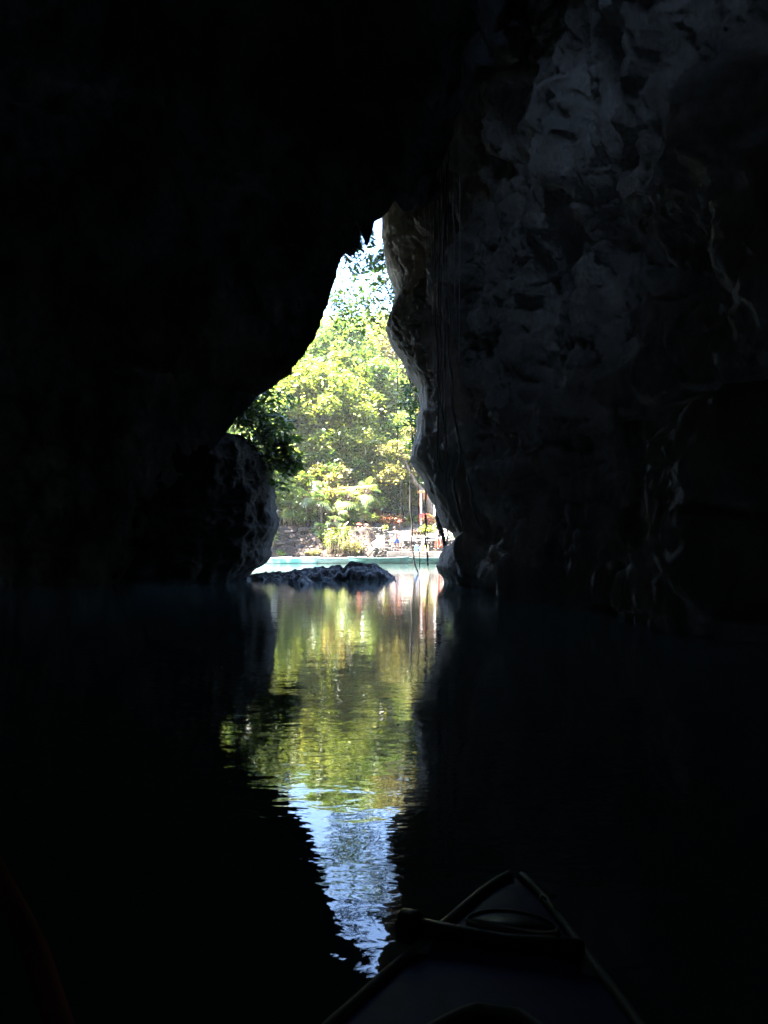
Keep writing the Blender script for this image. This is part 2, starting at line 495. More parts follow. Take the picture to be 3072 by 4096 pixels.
FEAT = [([(1960, 260), (1948, 500), (1955, 600), (1975, 630), (2020, 640), (2045, 662), (2062, 640), (2055, 480), (2110, 260)], .55, 16),
        ([(2175, 300), (2185, 600), (2205, 772), (2250, 782), (2265, 755), (2320, 742), (2335, 600), (2350, 300)], .6, 16),
        ([(1965, 1375), (1905, 1400), (1850, 1475), (1853, 1540), (1880, 1575), (1925, 1592), (1962, 1640), (1990, 1700), (2150, 1720), (2200, 1400), (2120, 1150), (2010, 960), (1985, 1100), (1965, 1250)], .55, 18),
        ([(2050, 1930), (2075, 1780), (2110, 1660), (2210, 1600), (2300, 1570), (2450, 1620), (2750, 1625), (2950, 1570), (3300, 1500), (3300, 2700), (2090, 2500), (2110, 2050)], .7, 22),
        ([(3400, 150), (3010, 230), (2920, 310), (2895, 540), (2790, 600), (2730, 800), (2705, 950), (2720, 1080), (2620, 1210), (2580, 1400), (2455, 1640), (2700, 1680), (3400, 1500)], .9, 22),
        ([(2750, 1910), (2850, 1760), (2985, 1600), (3400, 1500), (3400, 2600), (2650, 2600), (2700, 2150)], .6, 22),
        ([(1905, 330), (1890, 420), (1925, 520), (1950, 560), (1960, 400), (1990, 260), (1950, 270)], .35, 12),
        ([(2400, -200), (2440, 60), (2520, 330), (2470, 420), (2500, 560), (2530, 575), (2560, 380), (2640, 200), (2700, -200)], .45, 14),
        ([(2700, 300), (2690, 480), (2720, 600), (2690, 720), (2740, 800), (2790, 560), (2840, 380), (2800, 250)], .4, 14),
        ([(1870, 1010), (1960, 900), (2010, 955), (1960, 1010), (1930, 1080), (1850, 1150), (1830, 1120)], .22, 14)]
def build_right():
    E = np.array([at(*p) for p in RE])
    z0, z1 = -.9, E[-1, 2]
    zr = np.linspace(z0, z1, 330)
    Xe = np.interp(zr, E[:, 2], E[:, 0]); De = np.interp(zr, E[:, 2], E[:, 1])
    nc = 560
    G = np.zeros((len(zr), nc, 3))
    for i, z in enumerate(zr):
        lean = np.interp(z, [-1, 0, 3, 6, 9, 12, 16], [.1, 0, .35, .3, -.1, -.9, -2.6])
        x, d = Xe[i], De[i]
        sag = -.15
        cp = np.array([(x + 10, d + 3), (x + 4.5, d + 2.4), (x + 1.2, d + 1.5), (x + .18, d + .7), (x, d), (x + .14, d - 1.0), (x + .55, d - 2.3)] +
                      [(x + .55 + (5.0 + lean - x - .55) * t - sag * math.sin(math.pi * t), d - 2.3 + (7.0 - d + 2.3) * t) for t in (.2, .4, .6, .8, 1.0)] +
                      [(5.5 + lean, 4), (5.8 + lean, 0), (6 + lean, -7)])
        c = catmull(cp, 1400)
        # dense where seen
        u = np.linspace(0, 1, 1400)
        dens = np.where(c[:, 1] > d + .5, .35, np.where(c[:, 1] > 9, 1.6, .7)) * np.r_[0, np.linalg.norm(np.diff(c, axis=0), axis=1)]
        cu = np.cumsum(dens); cu /= cu[-1]
        t = np.linspace(0, 1, nc)
        G[i, :, 0] = np.interp(t, cu, c[:, 0]); G[i, :, 1] = np.interp(t, cu, c[:, 1]); G[i, :, 2] = z
    du = np.gradient(G, axis=0); dv = np.gradient(G, axis=1)
    Nn = np.cross(dv, du); Nn /= (np.linalg.norm(Nn, axis=2)[..., None] + 1e-9)
    if Nn[100, 400, 0] > 0: Nn = -Nn
    Nn = Nn.reshape(-1, 3)
    P = G.reshape(-1, 3)
    De_ = np.repeat(De, nc)
    amp = sstep(.0, 2.6, De_ - P[:, 1]) * .97 + .03
    px, py = project(P)
    h = np.zeros(len(P))
    wob = fbm(P * np.array([1.7, 1.7, 1.7]), 3, 77) * 26
    vis = (P[:, 1] > 2)
    for poly, hh, ew in FEAT:
        sd_ = poly_sd(px + wob, py + wob * .7, poly)
        h += np.where(vis, sstep(-ew * .3, ew * 1.6, sd_) * hh * (0.75 + .25 * sstep(0, 120, sd_)), 0)
        relief = ridged(P * np.array([.42, .42, .26]), 3, 5) * .30 + fbm(P * .8, 4, 6) * .22
    drips = ridged(np.stack([P[:, 0] * 1.6, P[:, 1] * 1.6, P[:, 2] * .35 + fbm(P * .7, 2, 12) * .5], 1), 4, 14) * .13
    small = fbm(P * 3.4, 4, 18, .6) * .07 + np.minimum(ridged(P * np.array([2.6, 2.6, 1.7]) + 5, 4, 19), .55) * .09 - .03
    pits = -np.clip(vnoise(P * 2.4, 55) - .35, 0, 1) * .35 * sstep(3, 7, P[:, 2])
    crag = np.clip(ridged(P * np.array([4.2, 4.2, 2.6]) + 11, 4, 29, .65), -.6, 1.2)
    bed = np.abs((P[:, 2] * .9 + P[:, 1] * .22 + fbm(P * .6, 3, 58) * .9) % 1 - .5)          # broken bedding ledges
    pits = pits + crag * .055 * (.35 + .65 * sstep(-.2, .5, vnoise(P * .5, 57))) - sstep(.10, 0, bed) * .11
    pits -= np.clip(vnoise(P * 5.5, 56) - .45, 0, 1) * .22
    relief -= relief.mean() + .12; drips -= drips.mean()
    d = relief * amp + (drips + small + pits) * amp + h * np.clip(amp * 1.2, 0, 1)
    Pn = P + Nn * d[:, None]
    Pn += np.stack([fbm(P * 6.5, 3, 61), fbm(P * 6.5, 3, 62), fbm(P * 6.5, 3, 63)], 1) * .028
    o = mesh_obj('cave_wall', Pn, grid_faces(len(zr), nc)[:, ::-1], M['rock'])
    tag(o, kind='structure')
    return o
right = build_right()

# outer hill that closes the cave: front cliff with the opening, top, back and sides
def build_hill():
    V = []; 
    xs = np.arange(-44, 45, .8); zs = np.arange(-1, 31, .8)
    X, Z = np.meshgrid(xs, zs)
    Y = 24.6 + np.interp(Z, [-1, 12.6, 15.0, 31], [0, 0, 7.0, 6]) * sstep(.6, 1.8, X) + fbm(np.stack([X.ravel() * .15, Z.ravel() * .15, 0 * X.ravel()], 1), 4, 8).reshape(X.shape) * 1.6 + np.abs(X) * .06
    P = np.stack([X, Y, Z], -1).reshape(-1, 3)
    F_ = grid_faces(len(zs), len(xs))
    c = P[F_].mean(1)
    # the opening, a little wider than its rims (kept behind them)
    rim = [(-4.7, -2), (-4.7, 3.4), (-6.2, 4.6), (-5.4, 7.2), (-3.9, 8.8), (-2.6, 11.6), (-1, 13.2), (2.6, 13.4), (3.2, 8), (3.6, 4), (5.0, 2), (5.0, -2)]
    inside = poly_sd(c[:, 0], c[:, 2], rim) > 0
    F_ = F_[~inside]
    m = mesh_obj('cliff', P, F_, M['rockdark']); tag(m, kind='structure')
    b = MB()
    x0, x1, y0, y1, zt = -44, 44, -24, 27.5, 30
    q = [(x0, y0, -1), (x1, y0, -1), (x1, y0, zt), (x0, y0, zt), (x0, y1, -1), (x1, y1, -1), (x1, y1, zt), (x0, y1, zt)]
    b.add(q, [(0, 1, 2, 3), (0, 3, 7, 4), (1, 5, 6, 2)])
    hx0, hx1, hy0, hy1 = -30, -9, -23.9, -9          # unseen gap added in the hill top, lined up with the roof hole for light
    b.add([(x0, y0, zt), (x1, y0, zt), (x1, y1, zt), (x0, y1, zt), (hx0, hy0, zt), (hx1, hy0, zt), (hx1, hy1, zt), (hx0, hy1, zt)],
          [(0, 1, 5, 4), (1, 2, 6, 5), (2, 3, 7, 6), (3, 0, 4, 7)])
    m2 = b.build('hill', M['rock']); tag(m2, kind='structure')
build_hill()

def build_back():
    u = np.arange(-24, 24.1, .6); v = np.r_[np.arange(-1, 15.5, .6), np.arange(15.5, 25, .6)]
    U, Vv = np.meshgrid(u, v)
    Z = np.minimum(Vv, 15.4); Y = -8.5 + np.maximum(0, Vv - 15.4)
    P = np.stack([U, Y, Z], -1).reshape(-1, 3)
    P += np.stack([fbm(P * .5, 3, 44), fbm(P * .5, 3, 45), fbm(P * .5, 3, 46) * .6], 1) * .6
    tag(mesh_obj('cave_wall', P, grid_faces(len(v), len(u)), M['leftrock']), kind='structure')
build_back()

# rock buttress behind the left wall --------------------------------------
def build_buttress():
    ed = [(960, 2400), (973, 2314), (1005, 2285), (1041, 2260), (1060, 2238), (1067, 2224), (1066, 2195), (1078, 2165), (1096, 2130), (1101, 2112), (1104, 2093), (1102, 2070), (1093, 2045), (1094, 2028), (1088, 1975),
          (1085, 1927), (1075, 1890), (1063, 1855), (1050, 1838), (1034, 1811), (1022, 1785), (1005, 1764), (980, 1754), (940, 1750)]
    D = 24.5
    E = np.array([at(p[0], p[1], D) for p in ed])
    zr = np.linspace(E[0, 2], E[-1, 2], 190)
    xr = np.interp(zr, E[:, 2], E[:, 0])
    xl = np.interp(zr, [0, 3, 4.6], [-9.5, -9, -8])
    nc = 260
    th = np.linspace(0, 2 * math.pi, nc, endpoint=False)
    G = []
    for i, z in enumerate(zr):
        cx, rx = (xr[i] + xl[i]) / 2, (xr[i] - xl[i]) / 2
        ct, st = np.cos(th), np.sin(th)
        ex = np.sign(ct) * np.abs(ct) ** .75; ey = np.sign(st) * np.abs(st) ** .75
        shr = 1 - .35 * sstep(zr[-1] - .5, zr[-1], z)
        G.append(np.stack([cx + rx * ex, D + 2.2 * ey * shr, np.full(nc, z)], 1))
    G = np.array(G); P = G.reshape(-1, 3)
    nrm = np.stack([P[:, 0] - np.repeat((xr + xl) / 2, nc), (P[:, 1] - D) * 1.5, 0 * P[:, 0]], 1); nrm /= np.linalg.norm(nrm, axis=1)[:, None]
    away = 1 - np.abs(nrm[:, 0]) ** 6 * .9
    P2 = P + nrm * ((ridged(P * .9, 4, 70) * .12 + fbm(P * 2.6, 4, 71) * .12) * away)[:, None] + np.stack([fbm(P * 5, 3, 72), fbm(P * 5, 3, 73), fbm(P * 5, 3, 74)], 1) * .02
    n = len(P2)
    P2 = np.vstack([P2, [[(xr[-1] + xl[-1]) / 2, D, zr[-1] + .15]]])
    Fq = [tuple(f) for f in grid_faces(len(zr), nc, True)]
    b0 = (len(zr) - 1) * nc
    Fq += [(b0 + k, b0 + (k + 1) % nc, n) for k in range(nc)]
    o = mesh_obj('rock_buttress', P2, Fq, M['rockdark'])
    tag(o, 'tall dark rock buttress rising from the water at the left side of the cave mouth', 'rock')
build_buttress()

# low rock in the water ---------------------------------------------------
def build_island():
    top = [(991, 2310), (1009, 2297), (1040, 2292), (1140, 2288), (1165, 2283), (1180, 2278), (1207, 2277), (1216, 2271), (1228, 2270), (1239, 2277), (1266, 2268), (1293, 2264), (1305, 2270),
           (1312, 2271), (1325, 2262), (1348, 2260), (1362, 2262), (1373, 2272), (1385, 2262), (1395, 2247), (1407, 2243), (1425, 2247), (1452, 2249), (1468, 2255), (1488, 2249), (1506, 2254), (1520, 2266), (1533, 2276), (1560, 2294), (1581, 2312)]
    D = 24.8
    T = np.array([at(p[0], p[1], D) for p in top])
    nx, ny = 420, 120
    xs = np.linspace(T[0, 0] - .1, T[-1, 0] + .1, nx)
    ys = np.linspace(20.0, 26.3, ny)
    X, Y = np.meshgrid(xs, ys)
    ridge = np.interp(xs, T[:, 0], T[:, 2], left=-.3, right=-.3)[None, :]
    p3 = np.stack([X.ravel(), Y.ravel(), 0 * X.ravel()], 1)
    n1 = fbm(p3 * 2.2, 4, 80).reshape(X.shape); n2 = ridged(p3 * 4.5, 3, 81).reshape(X.shape)
    yy = (Y - D)
    front = np.where(yy < 0, np.clip(1 + yy / (1.05 + .35 * n1), -1, 1), np.clip(1 - yy / 1.1, -1, 1))
    prof = np.sign(front) * np.abs(front) ** .7
    Zb = np.where(ridge > 0, ridge * prof, ridge) + (n2 * .05 + n1 * .05) * (front < .93) - .05 * (front < .9)
    # forward lobe
    xc = at(1212, 2300, 21.8)[0]
    lobe = .20 - ((X - xc) / .34) ** 2 * .25 - ((Y - 21.6) / 1.7) ** 2 * .30 + n1 * .06 + n2 * .04
    Z = np.maximum(Zb, lobe)
    Z = np.maximum(Z, -.35)
    P = np.stack([X, Y, Z], -1).reshape(-1, 3)
    P += np.stack([fbm(P * 7, 2, 82), fbm(P * 7, 2, 83), fbm(P * 7, 2, 84) * .5], 1) * .02
    o = mesh_obj('low_rock', P, grid_faces(ny, nx), M['islandrock'])
    tag(o, 'long low dark rock lying in the water in the middle of the cave mouth', 'rock')
build_island()

# water ---------------------------------------------------------------------
wv = [(-60, -24, 0), (60, -24, 0), (60, 52.5, 0), (-60, 52.5, 0)]
tag(mesh_obj('water', wv, [(0, 1, 2, 3)], M['water'], smooth=False), kind='structure')

# ------------------------------------------------------------------ FAR BANK
def ground_z(x, y):
    x = np.asarray(x, float); y = np.asarray(y, float)
    l = 1 - sstep(-1.1, -.3, x)
    zl = np.interp(y, [50.4, 51.0, 51.6, 52.4, 53.2, 54, 60], [-.6, .15, .8, 1.5, 2.25, 2.45, 3.1])
    zr = np.interp(y, [50.9, 51.2, 53.0, 53.25, 56, 60], [-.6, .5, .62, 1.45, 2.1, 2.95])
    z = zl * l + zr * (1 - l)
    hill = np.clip(y - 61, 0, 200) * .26
    return z + np.where(y > 60, hill, 0)
def build_ground():
    xs = np.r_[np.arange(-60, -16, 2.0), np.arange(-16, 12, .16), np.arange(12, 60, 2.0)]
    ys = np.r_[np.arange(50.2, 56, .12), np.arange(56, 64, .4), np.arange(64, 170, 3)]
    X, Y = np.meshgrid(xs, ys)
    Z = ground_z(X, Y)
    p = np.stack([X.ravel(), Y.ravel(), Z.ravel()], 1)
    nz = (fbm(p * 1.4, 4, 90) * .16 + ridged(p * np.array([1.6, 1.6, 3]), 3, 91) * .09).reshape(X.shape)
    left_ = 1 - sstep(-1.2, -.2, X)
    Z = Z + nz * (left_ * .9 + .12) * sstep(50.6, 51.4, Y)
    Yd = Y - np.abs(nz) * left_ * .8
    o = mesh_obj('ground', np.stack([X, Yd, Z], -1).reshape(-1, 3), grid_faces(len(ys), len(xs)), M['ground'])
    tag(o, kind='structure')
    xs = np.arange(-.75, 9.2, .25); ys = np.arange(53.35, 61.5, .25)
    X, Y = np.meshgrid(xs, ys)
    Z = ground_z(X, Y)
    Z += fbm(np.stack([X.ravel(), Y.ravel(), 0 * X.ravel()], 1) * .8, 3, 95).reshape(X.shape) * .02 + .05 + .25 * sstep(-.2, -.75, X) * 0
    X = X + (1 - sstep(-.75, -.5, X)) * fbm(np.stack([Y.ravel(), Y.ravel(), 0 * X.ravel()], 1), 3, 96).reshape(X.shape) * .2
    o = mesh_obj('path', np.stack([X, Y, Z], -1).reshape(-1, 3), grid_faces(len(ys), len(xs)), M['path'])
    tag(o, kind='structure')
build_ground()

def leaves(cen, size, seed, aspect=.45, up=.4, droop=0.0, fold=.18):
    """folded diamond leaves; returns V, F, tint"""
    rg = np.random.default_rng(seed)
    n = len(cen)
    size = np.broadcast_to(size, n) * np.clip(rg.lognormal(-.12, .38, n), .35, 2.1)
    a = rg.normal(size=(n, 3)); a[:, 2] = a[:, 2] * .5 - droop
    a /= np.linalg.norm(a, axis=1)[:, None]
    nn = rg.normal(size=(n, 3)); nn[:, 2] = np.abs(nn[:, 2]) + up
    b = np.cross(a, nn); b /= (np.linalg.norm(b, axis=1)[:, None] + 1e-9)
    nn = np.cross(b, a)
    L = size[:, None]; W = L * aspect * .5
    p0 = cen; p2 = cen + a * L
    p1 = cen + a * L * .45 + b * W + nn * W * fold * 2
    p3 = cen + a * L * .45 - b * W + nn * W * fold * 2
    V = np.stack([p0, p1, p2, p3], 1).reshape(-1, 3)
    i = np.arange(n)[:, None] * 4
    tri = np.concatenate([i + np.array([[0, 1, 2]]), i + np.array([[0, 2, 3]])], 1).reshape(-1, 3)
    tint = np.clip(rg.beta(1.1, 1.3, n), 0, 1)
    return V, tri, np.repeat(tint, 2)

def crown_points(rg, clumps, n, flat=.7):
    """points spread over clumps (x,y,z,r), denser towards each clump's skin"""
    w_ = np.array([c[3] ** 2 for c in clumps]); w_ = w_ / w_.sum()
    k = rg.choice(len(clumps), n, p=w_)
    C = np.array(clumps)[k]
    d = rg.normal(size=(n, 3)); d /= np.linalg.norm(d, axis=1)[:, None]
    r = rg.uniform(.25, 1.0, n) ** .6
    wide = rg.uniform(size=n) < .35
    r = np.where(wide, r * rg.uniform(1.0, 1.9, n), r)
    P = C[:, :3] + d * (C[:, 3] * r)[:, None] * np.array([1, 1, flat])
    hole = (vnoise(P * 1.5, 123) + .5 * vnoise(P * 3.6, 124)) > -.18
    return P[hole], k[hole]

def limb(p0, p1, r0, r1, rg, n=7, wob=.08):
    p0, p1 = np.array(p0, float), np.array(p1, float)
    L = np.linalg.norm(p1 - p0)
    pts = [p0 + (p1 - p0) * t + (rg.normal(size=3) * wob * L * math.sin(math.pi * t) * .5) + np.array([0, 0, .12 * L * math.sin(math.pi * t)]) for t in np.linspace(0, 1, n)]
    return pts, list(np.linspace(r0, r1, n))

def make_tree(name, loc, h, cr, nleaf, lsize, leafmat, barkmat, seed, label, group='trees on the far bank', trunk_r=.2, lean=(0, 0), low=.35, nclump=34, cat='tree'):
    rg = np.random.default_rng(seed)
    root = empty(name, loc, 0, label, cat, group)
    top = np.array([lean[0], lean[1], h * .86])
    tb = MB()
    tp, tr_ = limb((0, 0, -.3), top, trunk_r, trunk_r * .25, rg, 10, .05)
    tb.tube(tp, tr_, 10)
    clumps = []
    for i in range(nclump):
        f = rg.uniform(low, 1.0)
        ang = rg.uniform(0, 2 * math.pi)
        env = math.sin(math.pi * min(1, max(.12, (f - low + .12) / (1.08 - low + .12)))) ** .6
        rr = cr * env * rg.uniform(.25, 1)
        base = np.array([lean[0] * f, lean[1] * f, 0])
        c = base + np.array([math.cos(ang) * rr, math.sin(ang) * rr, h * f])
        s = cr * rg.uniform(.20, .38)
        clumps.append((*c, s))
        if i % 2 == 0:
            k = int(np.clip(f * .75, .25, .85) * 9)
            lp, lr = limb(tp[k], c, trunk_r * .28, trunk_r * .06, rg, 6, .12)
            tb.tube(lp, lr, 6)
    tb.build('trunk', barkmat, root, True)
    P, k = crown_points(rg, clumps, nleaf)
    V, T, tint = leaves(P, lsize, seed + 1)
    ct = rg.normal(0, .16, len(clumps))
    tint = np.clip(tint + np.repeat(ct[k], 2), 0, 1)
    mesh_obj('crown', V, T, leafmat, root, False, {'tint': tint})
    return root

def copy_tree(o, parent=None):
    c = o.copy(); COL.objects.link(c)
    if parent is not None: c.parent = parent
    for ch in list(o.children): copy_tree(ch, c)
    return c

GT = 'trees on the far bank'
def gz(x, y): return float(ground_z(x, y))
t1 = make_tree('broadleaf_tree', (-5.5, 60, gz(-5.5, 60)), 12.5, 4.2, 32000, .33, M['leafB'], M['bark'], 1, 'yellow green tree in the middle of the far bank behind the fan palms', GT)
t2 = make_tree('broadleaf_tree', (-1.6, 66, gz(-1.6, 66)), 13, 4.2, 30000, .34, M['leafA'], M['bark'], 2, 'mid green tree rising behind the thatched hut roof', GT)
t3 = make_tree('broadleaf_tree', (1.7, 61.5, gz(1.7, 61)), 9.0, 2.9, 15000, .26, M['leafA'], M['bark'], 3, 'loose green tree with thin dark trunk behind the standing man', GT, trunk_r=.09, low=.3)
t4 = make_tree('broadleaf_tree', (-9.8, 63, gz(-9.8, 63)), 15.5, 4.8, 34000, .36, M['leafA'], M['bark'], 4, 'green tree at the left of the far bank behind the grey shed', GT)
t5 = make_tree('broadleaf_tree', (-6.0, 74, gz(-6, 74)), 17.5, 5.6, 34000, .38, M['leafA'], M['bark'], 5, 'tall green tree whose top ends in the lower left of the sky gap', GT)
t6 = make_tree('broadleaf_tree', (1.2, 74, gz(1.2, 74)), 17.0, 5.0, 32000, .38, M['leafD'], M['bark'], 6, 'tall dry looking tree with pale straw leaves at the right of the bank', GT)
t7 = make_tree('broadleaf_tree', (-3.6, 68, gz(-3.6, 68)), 16.8, 4.0, 30000, .36, M['leafA'], M['bark'], 7, 'tall green tree in the centre whose crown reaches the white sky', GT, low=.45)
def more(src, x, y, s, rz, label):
    c = copy_tree(src); c.location = (x, y, gz(x, y)); c.rotation_euler = (0, 0, rz); c.scale = (s, s, s); c['label'] = label
    return c
more(t4, 6.5, 72, 1.0, 1.9, 'green tree at the right of the far bank half hidden by the cave wall')
more(t5, -14.5, 80, 1.0, 2.6, 'tall tree on the left slope farthest from the water')
more(t1, -2.6, 60.5, .62, 2.2, 'small bright tree beside the left eave of the hut')
more(t2, -9.0, 70, .95, .9, 'green tree on the slope right behind the yellow green tree')
more(t4, -2.0, 84, 1.15, 4.0, 'dim green tree high on the slope behind all others')
more(t6, 6.5, 84, 1.1, 1.0, 'pale dry tree high on the right slope')
more(t2, 10, 78, 1.1, 3.0, 'green tree on the slope at the far right behind the cave wall')
d1 = make_tree('broadleaf_tree', (.55, 59.8, gz(.5, 59.8)), 4.6, 1.45, 9000, .2, M['leafC'], M['darkbark'], 9, 'small dark leaved tree right beside the eave of the thatched hut', GT, trunk_r=.07, low=.25, nclump=20)
more(d1, 3.2, 61.0, 1.0, 2, 'small dark leaved tree behind the white post')

u1 = make_tree('broadleaf_tree', (-8.6, 57.2, gz(-8.6, 57)), 5.2, 2.3, 16000, .30, M['leafA'], M['bark'], 21, 'low dense green tree above the reed screen at the left', GT, trunk_r=.1, low=.12, nclump=30)
more(u1, -5.2, 58.4, 1.05, 1.2, 'low dense tree behind the arching palm leaves')
more(u1, -2.2, 58.8, .95, 2.4, 'low dense tree behind the tall palm in front of the hut')
more(u1, 5.8, 62.5, 1.1, 3.1, 'low dense tree behind the leaning trunk')
more(u1, -11.6, 58.5, 1.2, 4.3, 'low dense tree at the far left behind the rock buttress')
more(u1, 1.6, 65.0, 1.35, 5.3, 'low dense tree filling the gap between the hut and the white post')
u2 = make_tree('broadleaf_tree', (-3.9, 57.0, gz(-3.9, 57)), 4.4, 2.0, 12000, .30, M['leafD'], M['bark'], 22, 'low tree of straw coloured leaves between the fan palms', GT, trunk_r=.08, low=.12, nclump=26)
more(u2, -7.0, 61.0, 1.3, 1.4, 'straw coloured low tree behind the leftmost palms')
more(u2, .2, 68.0, 1.5, 2.2, 'straw coloured low tree far behind the hut')
for i, (tx, ty, th, ln, lb) in enumerate([(-7.6, 59.5, 11.5, .8, 'slender pale trunked tree leaning right at the left of the wood'), (-.9, 61.5, 12.5, -.9, 'slender pale trunked tree rising from beside the hut'),
        (-4.2, 61.8, 14.5, .5, 'slender tallest pale trunked tree in the middle of the wood')]):
    make_tree('slender_tree', (tx, ty, gz(tx, ty)), th, 1.8, 5000, .42, M['leafB'], M['bark'], 31 + i, lb, 'slender trees on the far bank', trunk_r=.1, lean=(ln, -.6), low=.62, nclump=16)
make_tree('broadleaf_tree', (-11.6, 52.6, 1.2), 13, 4.0, 10000, .32, M['leafA'], M['bark'], 41, 'added shade tree at the water edge left of the bank mostly hidden by the rock buttress', GT, low=.5)  # added to throw dappled shade over the bank
# far wooded slope
def wooded_slope():
    rg = np.random.default_rng(50)
    n = 46000
    x = rg.uniform(-34, 26, n); y = rg.uniform(84, 125, n)
    base = gz(0, 100)
    z = ground_z(x, y) + rg.uniform(0, 1, n) ** .7 * (5.5 + 2.5 * vnoise(np.stack([x * .25, y * .25, 0 * x], 1), 3))
    V, T, tint = leaves(np.stack([x, y, z], 1), .75, 51, .6)
    o = mesh_obj('wooded_slope', V, T, M['leafA'], None, False, {'tint': tint})
    tag(o, 'dense green woodland covering the slope behind the far bank', 'woodland', kind='stuff')
wooded_slope()

# big leaning tree at the right
def leaning_tree():
    root = empty('leaning_tree', (3.75, 58.2, gz(3.7, 58.2)), 0, 'thick pale barked tree leaning left behind the white post at the right', 'tree')
    rg = np.random.default_rng(60)
    b = MB()
    b.tube([(0.05, 0, -.3), (0, 0, .6), (-.12, 0, 1.4), (-.25, 0, 2.1), (-.7, -.2, 2.9), (-1.35, -.4, 3.7), (-1.9, -.5, 4.8), (-2.6, -.6, 6.4)], [.42, .34, .31, .26, .2, .16, .12, .05], 12)
    b.tube([(-.2, 0, 1.7), (.2, .1, 2.8), (.4, .2, 4.4), (.3, .3, 6.5)], [.2, .15, .11, .04], 8)
    b.build('trunk', M['bark'], root, True)
    cl = [(-2.3 + rg.uniform(-1.8, 1.6), -.4 + rg.uniform(-1, 1), 5.2 + rg.uniform(-1.2, 2.6), rg.uniform(.5, .95)) for _ in range(13)] + [(.3 + rg.uniform(-1.1, 1.1), .3 + rg.uniform(-1, 1), 5.6 + rg.uniform(-1.6, 2.4), rg.uniform(.5, .9)) for _ in range(9)]
    P, k = crown_points(rg, cl, 13000)
    V, T, tint = leaves(P, .24, 61)
    mesh_obj('crown', V, T, M['leafD'], root, False, {'tint': tint * .8})
leaning_tree()

# ------------------------------------------------------------------ fan palms
def fan_leaf(rg, base, dirv_, r, droop, V, T, tint, blades=18, tn=.5):
    d = np.array(dirv_, float); d /= np.linalg.norm(d)
    side = np.cross(d, [0, 0, 1]); side /= (np.linalg.norm(side) + 1e-9)
    upv = np.cross(side, d)
    tn = np.clip(tn + rg.normal(0, .12), 0, 1)
    for k in range(blades):
        a = (k / (blades - 1) - .5) * R(280)
        ax = d * math.cos(a) + side * math.sin(a)
        w_ = r * .052
        L = r * (1 - .15 * abs(a) / 2.4) * rg.uniform(.92, 1.05)
        sd_ = np.cross(ax, upv); sd_ /= np.linalg.norm(sd_)
        m1 = base + ax * L * .62 - np.array([0, 0, droop * L * .12]); tip = base + ax * L * .96 - np.array([0, 0, droop * L * .48])
        i = len(V)
        V += [base - sd_ * w_ * .4, base + sd_ * w_ * .4, m1 + sd_ * w_ + upv * w_ * .4, m1 - sd_ * w_ + upv * w_ * .4, tip]
        T += [(i, i + 1, i + 2), (i, i + 2, i + 3), (i + 3, i + 2, i + 4)]
        tint += [tn] * 3

def make_palm(loc, h, r, nl, seed, label, group='fan palms on the far bank', leafr=.62, thin=False, dead=True):
    rg = np.random.default_rng(seed)
    root = empty('fan_palm', loc, 0, label, 'palm', group)
    lx, ly = rg.uniform(-.25, .25), rg.uniform(-.3, .1)
    tb = MB()
    tp = [(lx * t * t, ly * t * t, -.2 + (h + .2) * t) for t in np.linspace(0, 1, 7)]
    tb.tube(tp, [.07 if not thin else .035] * 7, 8)
    top = np.array(tp[-1])
    V, T, tint = [], [], []
    V2, T2, tint2 = [], [], []
    for i in range(nl):
        a = i * 2.4 + rg.uniform(-.3, .3)
        el = R(rg.uniform(-35, 75))
        dd = np.array([math.cos(a) * math.cos(el), math.sin(a) * math.cos(el), math.sin(el)])
        st = r * rg.uniform(.65, 1)
        b = top + dd * st - np.array([0, 0, .25 * st * (1 - math.sin(el))])
        tb.tube([tuple(top), tuple(top + dd * st * .5 + np.array([0, 0, .03])), tuple(b)], [.016, .012, .009], 5)
        d2 = dd.copy(); d2[2] -= .55
        fan_leaf(rg, b, d2, leafr * rg.uniform(.8, 1.1), 1.0, V, T, tint, 18, rg.uniform(.3, .95))
    tb.build('trunk', M['bark'], root, True)
    mesh_obj('fronds', V, np.array(T), M['palmleaf'], root, False, {'tint': tint})
    if dead:
        for i in range(7):
            a = rg.uniform(0, 6.28)
            dd = np.array([math.cos(a) * .35, math.sin(a) * .35, -1])
            fan_leaf(rg, top + np.array([math.cos(a) * .12, math.sin(a) * .12, -.1]), dd, leafr * 1.1, .2, V2, T2, tint2, 10, .6)
        mesh_obj('dry_fronds', V2, np.array(T2), M['litter'], root, False, {'tint': tint2})
    return root
def palm_at(px, py, D, r, nl, seed, label, **kw):
    x, y, z = at(px, py, D)
    g = gz(x, D)
    return make_palm((x, D, g), max(.4, z - g), r, nl, seed, label, **kw)
palm_at(1165, 2015, 55.5, .75, 14, 101, 'fan palm nearest the dark rock buttress at the left')
palm_at(1232, 1995, 54.6, .8, 16, 102, 'fan palm left of centre with long arching yellowish fronds')
palm_at(1288, 2010, 53.9, .75, 15, 103, 'fan palm with one round white shining leaf in the middle')
palm_at(1325, 2085, 52.6, .55, 12, 104, 'low fan palm over the bamboo canes', leafr=.5)
palm_at(1385, 1990, 54.6, .8, 17, 105, 'fan palm with wide white shining fronds left of the hut')
palm_at(1452, 1962, 55.6, .85, 17, 106, 'tallest fan palm in front of the hut roof')
palm_at(1270, 1925, 57, .85, 15, 107, 'tall fan palm standing behind the others', dead=False)
palm_at(1350, 2045, 53.6, .5, 12, 108, 'small deep green fan palm in the centre of the bank', leafr=.45, dead=False)
palm_at(1275, 2110, 52.8, .4, 10, 109, 'small pale fan palm at the top edge of the rocky bank', leafr=.42, dead=False)
palm_at(1440, 2050, 55.0, .5, 11, 110, 'low fan palm between the pink plants and the hut', leafr=.5, dead=False)

